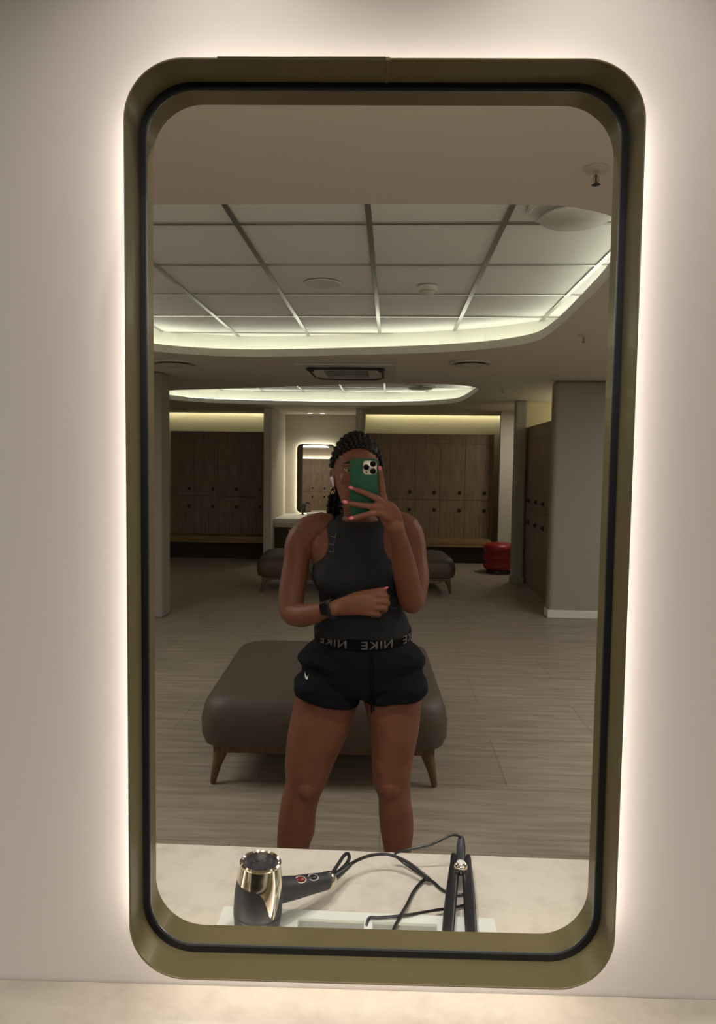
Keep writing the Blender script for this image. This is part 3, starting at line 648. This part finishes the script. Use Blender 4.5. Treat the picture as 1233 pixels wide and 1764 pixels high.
FINL=[[(-0.0462, 1.098, 1.1328, 0.009), (0.006, 1.09, 1.1471, 0.0095), (0.0413, 1.09, 1.146, 0.009), (0.042, 1.115, 1.1329, 0.008), (0.0182, 1.118, 1.1285, 0.0075)], [(-0.046, 1.096, 1.1212, 0.009), (0.0079, 1.086, 1.1292, 0.0095), (0.0449, 1.087, 1.128, 0.009), (0.0422, 1.113, 1.1143, 0.008), (0.0185, 1.117, 1.1114, 0.0075)], [(-0.0458, 1.096, 1.1076, 0.009), (0.0032, 1.086, 1.1104, 0.0095), (0.0385, 1.087, 1.1092, 0.0088), (0.0357, 1.113, 1.097, 0.008), (0.0153, 1.117, 1.0941, 0.0072)], [(-0.0525, 1.098, 1.0968, 0.0085), (-0.0084, 1.088, 1.0945, 0.0088), (0.0203, 1.09, 1.0912, 0.008), (0.0189, 1.113, 1.0829, 0.0072), (0.0018, 1.115, 1.0822, 0.0068)], [(-0.0803, 1.105, 1.124, 0.012), (-0.0466, 1.11, 1.1391, 0.0115), (-0.0042, 1.105, 1.1511, 0.0095), (0.021, 1.095, 1.1584, 0.0085), (0.0394, 1.09, 1.1638, 0.007)]]
PALML=[(-0.1139, 1.102, 1.1034, 0.022), (-0.0917, 1.1, 1.1077, 0.026), (-0.0663, 1.098, 1.1136, 0.03), (-0.0375, 1.094, 1.1184, 0.032), (-0.0122, 1.09, 1.1213, 0.031), (0.0097, 1.088, 1.1221, 0.027)]
FINR=[[(0.0516, 0.99, 1.3923, 0.0095), (0.0303, 0.984, 1.4288, 0.0095), (0.0249, 0.98, 1.4653, 0.0085), (0.0205, 0.978, 1.4905, 0.0078), (0.0178, 0.974, 1.5093, 0.0068)], [(0.0483, 0.985, 1.3925, 0.01), (0.0287, 0.972, 1.4183, 0.0098), (0.0079, 0.953, 1.4346, 0.0088), (-0.0219, 0.9535, 1.4482, 0.0078), (-0.0533, 0.9565, 1.4586, 0.0066)], [(0.05, 0.985, 1.383, 0.01), (0.0304, 0.97, 1.4059, 0.0098), (0.0036, 0.953, 1.4112, 0.0088), (-0.0339, 0.9535, 1.4153, 0.0078), (-0.0684, 0.957, 1.4208, 0.0066)], [(0.0518, 0.985, 1.3735, 0.0098), (0.0323, 0.97, 1.3886, 0.0092), (0.0085, 0.954, 1.394, 0.0082), (-0.0211, 0.9535, 1.3889, 0.0073), (-0.0507, 0.956, 1.3804, 0.0062)], [(0.065, 1.0, 1.3694, 0.013), (0.0491, 1.02, 1.3903, 0.0125), (0.0228, 1.012, 1.4161, 0.0105), (0.0016, 1.003, 1.4419, 0.0095), (-0.0098, 1.0, 1.4578, 0.008)]]
PALMR=[(0.0675, 1.012, 1.3411, 0.024), (0.0604, 1.002, 1.3595, 0.0275), (0.0519, 0.994, 1.3776, 0.031), (0.0435, 0.985, 1.3941, 0.031), (0.0336, 0.977, 1.4087, 0.027)]
NECK=[(-0.0423, 1.275, 1.3338, 0.052), (-0.0408, 1.265, 1.371, 0.05), (-0.0448, 1.25, 1.4171, 0.05)]
TANK=[(-0.0409, 1.272, 1.3614, 0.0637, 0.062, -0.016, 2.2), (-0.0444, 1.272, 1.3486, 0.0874, 0.082, -0.006, 2.2), (-0.0496, 1.272, 1.3284, 0.0966, 0.098, 0.0, 2.2), (-0.0481, 1.268, 1.2886, 0.1029, 0.109, 0.0, 2.2), (-0.0475, 1.265, 1.2487, 0.1156, 0.112, 0.0, 2.2), (-0.047, 1.262, 1.2161, 0.1338, 0.114, 0.0, 2.3), (-0.0464, 1.257, 1.1802, 0.1409, 0.117, 0.0, 2.2), (-0.0425, 1.257, 1.1564, 0.1373, 0.113, 0.0, 2.2), (-0.0357, 1.26, 1.1211, 0.1294, 0.104, 0.0, 2.2), (-0.0315, 1.262, 1.0784, 0.1297, 0.099, 0.0, 2.2), (-0.0255, 1.265, 1.0391, 0.141, 0.105, 0.0, 2.2), (-0.028, 1.268, 1.0124, 0.1514, 0.113, 0.0, 2.2), (-0.0277, 1.27, 0.9915, 0.1516, 0.1145, 0.0, 2.2)]
SHORTS=[(-0.026, 1.27, 1.0008, 0.1424, 0.105, 0.0, 2.2), (-0.0257, 1.272, 0.978, 0.1463, 0.11, 0.0, 2.2), (-0.0263, 1.274, 0.9514, 0.1695, 0.117, 0.0, 2.2), (-0.027, 1.275, 0.9286, 0.1928, 0.124, 0.0, 2.2), (-0.0269, 1.276, 0.9115, 0.204, 0.128, 0.0, 2.2), (-0.0265, 1.277, 0.885, 0.1913, 0.127, 0.0, 2.2), (-0.0259, 1.28, 0.8446, 0.1936, 0.128, 0.0, 2.2), (-0.0226, 1.28, 0.8107, 0.1577, 0.115, 0.0, 2.2)]
SHL=[(-0.1292, 1.28, 0.8953, 0.0816, 0.1, 0.0, 2.4, 0.0), (-0.1287, 1.28, 0.8482, 0.0965, 0.118, 0.0, 2.6, 0.0), (-0.1357, 1.28, 0.83, 0.1022, 0.122, 0.0, 2.8, -0.0105), (-0.1367, 1.28, 0.79, 0.1022, 0.122, 0.0, 2.8, -0.021)]
SHR=[(0.0651, 1.28, 0.8991, 0.0905, 0.1, 0.0, 2.4, 0.0), (0.0696, 1.28, 0.8521, 0.1017, 0.118, 0.0, 2.6, 0.0), (0.0795, 1.28, 0.83, 0.1018, 0.122, 0.0, 2.8, 0.0065), (0.0795, 1.28, 0.799, 0.1018, 0.122, 0.0, 2.8, 0.013)]

def ringpts(cx, cy, cz, rx, ry, tilt=0, n=2.2, k=28, xt=0):
    out = []
    for j in range(k):
        a = 2*PI*j/k; c, s = math.cos(a), math.sin(a)
        x = rx*math.copysign(abs(c)**(2/n), c); y = ry*math.copysign(abs(s)**(2/n), s)
        out.append((cx+x, cy+y, cz-tilt*s+xt*c))
    return out
def loft(mb, L, k=28, sm=3):
    L = ease([tuple(l) for l in L], sm)
    mb.rings([ringpts(*l[:5], l[5] if len(l) > 5 else 0, l[6] if len(l) > 6 else 2.2, k=k, xt=l[7] if len(l) > 7 else 0) for l in L])
def baked(mb, name, m, parent, voxel=0.004, smooth=3, fac=0.5):
    """join overlapping closed shells into one continuous surface"""
    o = mb.build(name, m, None, smooth=False)
    r = o.modifiers.new('r', 'REMESH'); r.mode = 'VOXEL'; r.voxel_size = voxel; r.adaptivity = 0
    if smooth:
        s = o.modifiers.new('s', 'SMOOTH'); s.factor = fac; s.iterations = smooth
    dg = bpy.context.evaluated_depsgraph_get(); me = bpy.data.meshes.new_from_object(o.evaluated_get(dg))
    o.modifiers.clear(); old = o.data; o.data = me; bpy.data.meshes.remove(old); me.name = name
    me.materials.clear(); me.materials.append(M[m]); me.shade_smooth()
    if parent: o.parent = parent; o.matrix_parent_inverse = parent.matrix_world.inverted()
    return o
PR = bpy.data.objects.new('person', None); C.objects.link(PR); PR.location = (0, 0, 0)
tag(PR, 'person in black tank top and black sports shorts taking a mirror selfie', 'person')

HC = Vector((-0.052, 1.25, 1.381)); HH = 0.235
HR = Matrix.Rotation(math.radians(7), 3, 'Z')       # head turned slightly
def head_ring(t, grow=0.0, k=40):
    tab = [(0.0, .022, .020, -.072), (.04, .036, .034, -.060), (.12, .049, .056, -.040), (.25, .0585, .078, -.018), (.40, .0655, .088, -.006), (.55, .0690, .093, 0), (.70, .0695, .094, 0), (.82, .064, .086, .003), (.92, .049, .066, .006), (.975, .029, .040, .008), (1.0, .010, .016, .010)]
    for a, b in zip(tab, tab[1:]):
        if t <= b[0]+1e-9:
            f = (t-a[0])/(b[0]-a[0]); rx, ry, yc = [a[q]+(b[q]-a[q])*f for q in (1, 2, 3)]; break
    out = []
    for j in range(k):
        a = 2*PI*j/k
        p = HR @ Vector(((rx+grow)*math.cos(a), yc+(ry+grow)*math.sin(a), 0)); out.append((HC.x+p.x, HC.y+p.y, HC.z+HH*t+grow*(1 if t > .9 else 0)*0.8))
    return out
def hp(x, y, z): p = HR @ Vector((x, y, 0)); return (HC.x+p.x, HC.y+p.y, HC.z+z)
def build_body():
    mb = MB()
    loft(mb, TORSO); loft(mb, LEGL); loft(mb, LEGR)
    mb.tube(ease(ARML, 3), 0.04, n=16); mb.tube(ease(ARMR, 3), 0.04, n=16)
    # knees and calves
    for L, s in ((LEGL, -1), (LEGR, 1)):
        k = L[5]; mb.ell((k[0]-s*0.004, k[1]-0.026, k[2]-0.002), (0.042, 0.050, 0.050)); mb.ell((k[0]-s*0.024, k[1]-0.012, k[2]+0.065), (0.040, 0.060, 0.065))
        a = L[-1]
        mb.tube([(a[0], a[1], a[2]+0.02, 0.034), (a[0], a[1]-0.01, 0.045, 0.038), (a[0]+s*0.008, a[1]-0.10, 0.028, 0.036), (a[0]+s*0.015, a[1]-0.17, 0.022, 0.030)], 0.03, n=12)
        mb.ell((a[0], a[1]+0.025, 0.032), (0.03, 0.035, 0.032))
    # neck, bust, shoulders
    mb.tube(ease(NECK, 3), 0.05, n=20)
    for s in (-1, 1): mb.ell((-0.045+s*0.062, 1.185, 1.178), (0.056, 0.036, 0.05))
    # head
    mb.rings([head_ring(t/24) for t in range(25)])
    mb.tube([hp(0, -.088, .128)+(.007,), hp(0, -.096, .112)+(.009,), hp(0, -.104, .097)+(.0125,), hp(0, -.100, .088)+(.0105,)], .01, n=10)
    for s in (-1, 1): mb.ell(hp(s*.011, -.097, .0905), (.0085, .010, .007))
    for s in (-1, 1): mb.ell(hp(s*.030, -.080, .143), (.022, .012, .007)); mb.ell(hp(s*.036, -.062, .098), (.020, .016, .018))
    mb.ell(hp(0, -.088, .066), (.022, .010, .006)); mb.ell(hp(0, -.087, .055), (.019, .011, .007)); mb.ell(hp(0, -.078, .022), (.02, .016, .016))
    for s in (-1, 1):       # ears
        P = [hp(s*.069, .004, .075), hp(s*.073, .012, .088), hp(s*.076, .020, .105), hp(s*.077, .018, .122), hp(s*.073, .006, .124), hp(s*.071, -.002, .110), hp(s*.070, -.002, .09)]
        mb.tube([p+(.0052,) for p in ease(P, 2)], .005, n=8, closed=True)
        mb.ell(hp(s*.070, .008, .10), (.004, .011, .020)); mb.ell(hp(s*.070, .001, .076), (.005, .006, .008))
    # hands
    global flat_ratio
    flat_ratio[0] = 0.48
    mb.tube(ease(PALML, 3), 0.03, n=16, flat=(0, -1, 0.0))
    flat_ratio[0] = 0.46
    mb.tube(ease(PALMR, 3), 0.03, n=16, flat=(-0.2, -1, -0.15))
    for L in FINL+FINR: mb.tube([q[:3]+(q[3]*1.08,) for q in ease(L, 3)], 0.008, n=10)
    return baked(mb, 'body', 'skin', PR, 0.0032, 3, 0.45)
build_body()

# nails
def nail(p, q, back, w=0.0052, l=0.0078, off=0.0048):
    p = Vector(p); q = Vector(q); d = (q-p).normalized(); b = Vector(back).normalized(); b = (b-d*b.dot(d)).normalized(); s = d.cross(b)
    rot = Matrix((s, d, b)).transposed(); c = q+b*off+d*0.0055
    mb = MB(); mb.ell(c, (w, l, 0.0022), 14, 8, rot); mb.build('fingernail', 'nail', PR)
for L in FINR[1:4]: nail(L[-2][:3], L[-1][:3], (0.05, -1, 0.35))
nail(FINR[0][-2][:3], FINR[0][-1][:3], (0.3, -1, 0.1), w=.0045)
nail(FINL[4][-2][:3], FINL[4][-1][:3], (0.1, -0.5, 1), w=.0050)
# face
for s in (-1, 1):
    e = MB().ell(hp(s*.031, -.0815, .128), (.0135, .0085, .0065)).build('eye', 'eyew', PR)
    MB().ell(hp(s*.031, -.0885, .128), (.0052, .0020, .0052), 14, 8).build('iris', 'iris', e)
    mb = MB(); mb.tube([hp(s*.018, -.0885, .127)+(.0018,), hp(s*.024, -.0915, .1325)+(.0028,), hp(s*.032, -.0915, .1345)+(.003,), hp(s*.042, -.084, .131)+(.0022,)], .002, n=8); mb.build('eyelid', 'skin', e)
    mb = MB(); mb.tube([hp(s*.012, -.098, .146)+(.002,), hp(s*.030, -.097, .151)+(.003,), hp(s*.048, -.082, .146)+(.0018,)], .002, n=8); mb.build('eyebrow', 'hair', PR)
mb = MB(); mb.ell(hp(0, -.095, .066), (.020, .004, .0042)); mb.ell(hp(0, -.0945, .056), (.017, .005, .0052)); mb.build('lips', 'lip', PR)

# ------------------------------------------------------------------ hair
def scalp(u, v, lift=0.0):
    """u: angle round the head (-pi/2 = face), v: 0 rim .. 1 crown"""
    k = 40; t = v; R = head_ring(min(max(t, 0), 1), lift, k); a = (u % (2*PI))/(2*PI)*k; i = int(a) % k; f = a-int(a)
    A, B = Vector(R[i]), Vector(R[(i+1) % k]); return A.lerp(B, f)
def hairline(u):            # height on the head where the hair starts
    f = (math.cos(u+PI/2)+1)/2            # 1 at the face, 0 at the back
    return 0.22+0.62*f**0.75
def hair_cap():
    n, m = 64, 14; R = []
    for i in range(m+1):
        ring = []
        for j in range(n):
            u = 2*PI*j/n; h0 = hairline(u); v = h0+(1.0-h0)*i/m
            p = scalp(u, v, 0.0035 if i else -0.003); ring.append(tuple(p))
        R.append(ring)
    mb = MB(); mb.rings(R, cap=True)
    return mb.build('hair', 'hair', PR)
hair = hair_cap()
def plait(pts, r, name, parent, k=4, beads=0.011):
    P = [Vector(p) for p in ease([tuple(p) for p in pts], k)]
    # resample evenly
    d = [0]
    for a, b in zip(P, P[1:]): d.append(d[-1]+(b-a).length)
    tot = d[-1]; step = beads/4; n = max(int(tot/step), 8); Q = []
    j = 0
    for i in range(n+1):
        s = tot*i/n
        while j < len(d)-2 and d[j+1] < s: j += 1
        f = (s-d[j])/max(d[j+1]-d[j], 1e-6); Q.append(P[j].lerp(P[j+1], f))
    pts2 = []
    for i, q in enumerate(Q):
        ph = 2*PI*i/4/1.0; end = min(1, (n-i)/6+0.45)
        pts2.append((q.x+0.18*r*math.cos(ph/2), q.y, q.z, r*end*(0.82+0.24*math.cos(ph))))
    mb = MB(); mb.tube(pts2, r, n=9); return mb.build(name, 'hair', parent)
# cornrows sweeping from the hairline to the back of the crown
us = [-PI/2+a for a in (-1.6, -1.36, -1.12, -.9, -.68, -.48, -.28, -.09, .10, .29, .5, .72, .96, 1.2, 1.5)]
for i, u in enumerate(us):
    pts = []
    for q in range(9):
        f = q/8
        # great-arc towards a gathering point at the back of the head
        a = scalp(u, hairline(u)+0.004, 0.006); g = Vector(hp(-0.012, 0.095, 0.150))
        mid = a.lerp(g, f); c = Vector(hp(0, 0.0, 0.125)); dirv = (mid-c).normalized()
        # push onto scalp
        best = 0.09
        R0 = Vector((dirv.x/0.0735, dirv.y/0.098, dirv.z/0.112)); best = 1/R0.length
        pts.append(c+dirv*(best+0.004))
    plait(pts, 0.0074, 'braid', hair, beads=0.0095)
# braids gathered and falling behind the shoulder
G = Vector(hp(-0.012, 0.100, 0.150))
for k in range(9):
    a = -0.6+1.1*k/8
    x1 = -0.141+0.0055*k; y1 = 1.315+0.010*(k % 3)
    pts = [tuple(G), (-0.100+0.004*k, 1.355, 1.52), (-0.118+0.005*k, 1.338, 1.475), (x1+0.006, y1, 1.425), (x1, y1, 1.385), (x1+0.004, y1+0.035, 1.345), (x1+0.012, y1+0.05, 1.25), (x1+0.02, y1+0.052, 1.16)]
    plait(pts, 0.0072, 'braid', hair, beads=0.013)

# ------------------------------------------------------------------ clothes
mb = MB(); loft(mb, TANK, k=36)
for s in (-1, 1): mb.ell((-0.045+s*0.062, 1.180, 1.176), (0.060, 0.040, 0.054))
tank = baked(mb, 'tank_top', 'tank', PR, 0.0035, 6)
mb = MB(); loft(mb, SHORTS, k=36); loft(mb, SHL, k=28, sm=2); loft(mb, SHR, k=28, sm=2)
shorts = baked(mb, 'shorts', 'shorts', PR, 0.0035, 2)
from mathutils import noise
def crumple(o, amp, sc, seed=0.0, zlo=-9, zhi=9):
    me = o.data; nrm = [v.normal.copy() for v in me.vertices]
    for v, n in zip(me.vertices, nrm):
        q = Vector((v.co.x*sc[0]+seed, v.co.y*sc[1], v.co.z*sc[2])); w_ = min(1, max(0, (v.co.z-zlo)/0.05), ) * min(1, max(0, (zhi-v.co.z)/0.05))
        f = noise.noise(q); v.co += n*amp*w_*((1-abs(f)*2.2)*0.6+noise.noise(q*2.1+Vector((5, 2, 9)))*0.5)
    me.update()
crumple(shorts, 0.0055, (9, 9, 16), 3.0)
crumple(tank, 0.0030, (8, 8, 17), 8.0, zhi=1.27)
def ellpt(s, z, a, b, cx=-0.0255, cy=1.272):
    """point on the waistband at arc length s from its front"""
    t = 0; acc = 0; st = math.copysign(0.01, s)
    while acc < abs(s):
        x0, y0 = a*math.sin(t), -b*math.cos(t); t += st; x1, y1 = a*math.sin(t), -b*math.cos(t); acc += math.hypot(x1-x0, y1-y0)
    return Vector((cx+a*math.sin(t), cy-b*math.cos(t), z)), Vector((b*math.sin(t)/1, -a*math.cos(t), 0)).normalized()
BA, BB = 0.1525, 0.1185
def dip(x): return 0.015*(1-math.sqrt(max(0, 1-min(1, abs(x+0.0255)/BA)**2)))
mb = MB()
R = []
for z, g in ((0.964, -0.004), (0.966, 0.0010), (0.998, 0.0004), (1.001, -0.0018), (0.998, -0.008)):
    R.append([(-0.0255+(BA+g)*math.cos(2*PI*j/72), 1.272+(BB+g)*math.sin(2*PI*j/72), z+(dip(-0.0255+BA*math.cos(2*PI*j/72)) if math.sin(2*PI*j/72) < 0 else 0.015)) for j in range(72)])
mb.rings(R, cap=False); band = mb.build('waistband', 'band', shorts)
def text_mesh(txt, size):
    cu = bpy.data.curves.new('letters', 'FONT'); cu.body = txt; cu.size = size; cu.align_x = 'CENTER'; cu.offset = size*0.018; cu.shear = 0.0; cu.extrude = 0; cu.resolution_u = 2; cu.space_character = 1.12
    o = bpy.data.objects.new('letters', cu); C.objects.link(o)
    dg = bpy.context.evaluated_depsgraph_get(); dg.update(); me = bpy.data.meshes.new_from_object(o.evaluated_get(dg))
    bpy.data.objects.remove(o); return me
# lettering (seen mirrored) wrapped round the band
for s0 in (-0.094, 0.047, 0.186):
    me = text_mesh('NIKE', 0.0330); bm = bmesh.new(); bm.from_mesh(me)
    bmesh.ops.subdivide_edges(bm, edges=bm.edges[:], cuts=1)
    for v in bm.verts:
        p, nr = ellpt(s0-v.co.x*1.28, 0.9705+v.co.y, BA, BB); p.z += dip(p.x); v.co = p+nr*0.0022
    bm.to_mesh(me); bm.free(); me.materials.clear(); me.materials.append(M['letter']); me.name = 'waistband_lettering'
    o = bpy.data.objects.new('waistband_lettering', me); C.objects.link(o); o.parent = band
    sol = o.modifiers.new('s', 'SOLIDIFY'); sol.thickness = 0.0006; sol.offset = 0
# drawstring
mb = MB(); mb.tube(ease([(-0.004, 1.150, 0.955), (0.0, 1.142, 0.90), (0.004, 1.146, 0.83), (0.006, 1.16, 0.775)], 4), 0.0022, n=8)
mb.tube(ease([(0.004, 1.150, 0.955), (0.012, 1.142, 0.89), (0.010, 1.146, 0.83), (0.013, 1.16, 0.782)], 4), 0.0022, n=8); mb.build('drawstring', 'band', shorts)
# white curved tick on the leg of the shorts
from mathutils.bvhtree import BVHTree
def surf(o, x, z, y0=0.5):
    me = o.data; T = surf.cache.setdefault(o.name, BVHTree.FromPolygons([v.co for v in me.vertices], [p.vertices[:] for p in me.polygons]))
    h = T.ray_cast(Vector((x, y0, z)), Vector((0, 1, 0))); return h[0] if h[0] is not None else Vector((x, 1.17, z))
surf.cache = {}
def decal(o, name, outline, cx, cz, m, parent, scale=1.0, lift=0.0014):
    vs = []
    for x, z in outline:
        p = surf(o, cx+x*scale, cz+z*scale); vs.append((p.x, p.y-lift, p.z))
    n = len(vs); vs += [(v[0], v[1]+0.0012, v[2]) for v in vs]
    me = MB(); tr = tessellate_polygon([[Vector((x, z, 0)) for x, z in outline]])
    me.add(vs, [tuple(t) for t in tr]+[(i, (i+1) % n, n+(i+1) % n, n+i) for i in range(n)]); return me.build(name, m, parent, smooth=False)
tick = [(-.0095, .0125), (-.0085, .002), (-.004, -.0085), (.002, -.0115), (.0055, -.0105), (.0075, -.004), (.0092, .0095), (.0062, .0015), (.003, -.0015), (-.002, .001), (-.0062, .0075)]
decal(shorts, 'tick_logo', tick, -0.196, 0.872, 'logo', shorts, 0.72)
for cx, cz in ((-0.116, 1.309), (-0.1195, 1.287), (-0.1215, 1.266)):
    ell_ = [(-.010, -.0055), (.006, -.0075), (.0075, .007), (.0045, .007), (.0038, -.0038), (-.009, -.0022)]
    decal(tank, 'chest_mark', ell_, cx, cz, 'faint', tank, 1.0)
ringo = [(math.cos(2*PI*k/24)*.020, math.sin(2*PI*k/24)*.028) for k in range(25)]
inn = [(math.cos(2*PI*k/24)*.0175, math.sin(2*PI*k/24)*.0255) for k in range(25)]
mb = MB(); n = 25; ps = [surf(tank, 0.072+x, 1.115+z) for x, z in ringo+inn]; mb.add([(p.x, p.y-.0012, p.z) for p in ps], [(i, i+1, n+i+1, n+i) for i in range(n-1)])
for x0 in (-.010, -.003, .004):
    k = len(mb.v); q = [surf(tank, 0.072+x0+dx, 1.115+dz) for dx, dz in ((0, -.012), (.002, -.012), (.007, .012), (.005, .012))]; mb.add([(p.x, p.y-.0012, p.z) for p in q], [(0, 1, 2, 3)])
mb.build('round_emblem', 'green2', tank, smooth=False)

# ------------------------------------------------------------------ worn things
wc = Vector((-0.1165, 1.106, 1.1010)); wd = (Vector(ARML[-1][:3])-Vector(ARML[-3][:3])).normalized()
wa = wd.cross(Vector((0, 0, 1))).normalized(); wb = wa.cross(wd).normalized()
W = bpy.data.objects.new('watch', None); C.objects.link(W); W.parent = PR; W.location = wc; W['label'] = 'black sports watch on the wrist'
def wring(rr, hw, m, nm, par, k=36):
    R = []
    for off, g in ((-hw, -0.0015), (-hw*0.9, 0.0), (hw*0.9, 0.0), (hw, -0.0015), (hw, -0.004), (-hw, -0.004)):
        R.append([wd*off+wa*(math.cos(2*PI*j/k)*(rr+g)*0.95)+wb*(math.sin(2*PI*j/k)*(rr+g)*1.04) for j in range(k)])
    mb = MB(); mb.rings(R, closed=True); return mb.build(nm, m, par)
wring(0.0292, 0.0105, 'black', 'strap', W)
# links pattern on the strap front and the case
mb = MB()
for j in range(7):
    a = math.radians(200+j*24); p = wa*(math.cos(a)*0.0282)+wb*(math.sin(a)*0.0305); mb.ell(p, (0.0045, 0.0035, 0.0020), 10, 6)
mb.build('strap_links', 'blackmatte', W)
ca = wb*0.030*0.35-wa*0.0; 
sgn = -1 if wa.y > 0 else 1
cc = wa*sgn*0.029+wb*0.006
mb = MB(); rot = Matrix((wd, wb, wa*sgn)).transposed(); P = rrect(-0.0155, 0.0155, -0.018, 0.018, 0.006, 5)
mb.rings([[cc+rot @ Vector((p[0]*f, p[1]*f, h)) for p in P] for f, h in ((0.9, -0.003), (1, 0.0), (1, 0.005), (0.9, 0.0075))]); cs = mb.build('case', 'black', W)
mb = MB(); mb.rings([[cc+rot @ Vector((p[0]*f, p[1]*f, h)) for p in P] for f, h in ((0.86, 0.0070), (0.84, 0.0080))]); mb.build('glass_face', 'lensb', cs)
# earbud and earring at the near ear
E = Vector(hp(-.074, -.002, .098))
mb = MB(); mb.ell(E, (.0075, .0065, .0080)); mb.tube([tuple(E+Vector((-.002, -.003, .004)))+(.0042,), tuple(E+Vector((.001, -.008, -.006)))+(.0036,), tuple(E+Vector((.004, -.012, -.020)))+(.0032,)], .004, n=12); b_ = mb.build('earbud', 'bud', PR); b_['label'] = 'white wireless earbud'
E = Vector(hp(-.073, -.004, .064)); mb = MB()
mb.tube([tuple(E+Vector((0.0065*math.cos(a), 0.002, 0.010*math.sin(a)-.002))) for a in [2*PI*k/20 for k in range(20)]], .0013, n=6, closed=True)
mb.ell(E+Vector((0, 0, -.006)), (.003, .003, .004)); b_ = mb.build('earring', 'gold', PR); b_['label'] = 'small gold hoop earring'

# ------------------------------------------------------------------ phone
def phone():
    c = Vector((-0.0247, 0.972, 1.4635))
    t = thing('smartphone', 'smartphone in a dark green case held up before the face', 'phone', tuple(c))
    t.rotation_euler = (math.radians(1.0), math.radians(-0.5), math.radians(1.5))
    w_, h_ = 0.0765, 0.1535
    def slab(x0, x1, z0, z1, r, prof, n=8):
        mb = MB(); R = []
        for y, ins in prof: R.append([(p[0], y, p[1]) for p in rrect(x0+ins, x1-ins, z0+ins, z1-ins, max(r-ins, .001), n)])
        return mb.rings(R)
    b = slab(-w_/2, w_/2, -h_/2, h_/2, 0.012, [(-0.0055, 0.0022), (-0.0048, 0.0006), (-0.003, 0), (0.004, 0), (0.0052, 0.001), (0.0052, 0.003)]).build('case', 'case', t)
    slab(-w_/2+0.003, w_/2-0.003, -h_/2+0.003, h_/2-0.003, 0.010, [(0.0050, 0), (0.0056, 0.0005)]).build('screen', 'lensb', t)
    mx0, mx1, mz0, mz1 = -0.0025, 0.0345, 0.0335, 0.0715
    m = slab(mx0, mx1, mz0, mz1, 0.0095, [(-0.0050, 0), (-0.0072, 0.0002), (-0.0078, 0.0012)]).build('camera_module', 'module', t)
    for x, z, r in ((0.0065, 0.0535, 0.0078), (0.0245, 0.0630, 0.0078), (0.0245, 0.0425, 0.0078)):
        mb = MB(); mb.lathe([(r, -0.0074), (r, -0.0096), (r*0.88, -0.0102), (r*0.84, -0.0095)], 28, (x, 0, z), 'y'); rr_ = mb.build('lens_ring', 'plastic' if False else 'lensb', m)
        MB().lathe([(r*0.84, -0.0094), (r*0.4, -0.0098), (0.001, -0.0099)], 24, (x, 0, z), 'y').build('lens', 'lensb', rr_)
    MB().lathe([(0.0025, -0.0076), (0.0024, -0.0082), (0.001, -0.0083)], 16, (0.0065, 0, 0.0405), 'y').build('flash', 'lensb', m)
phone()
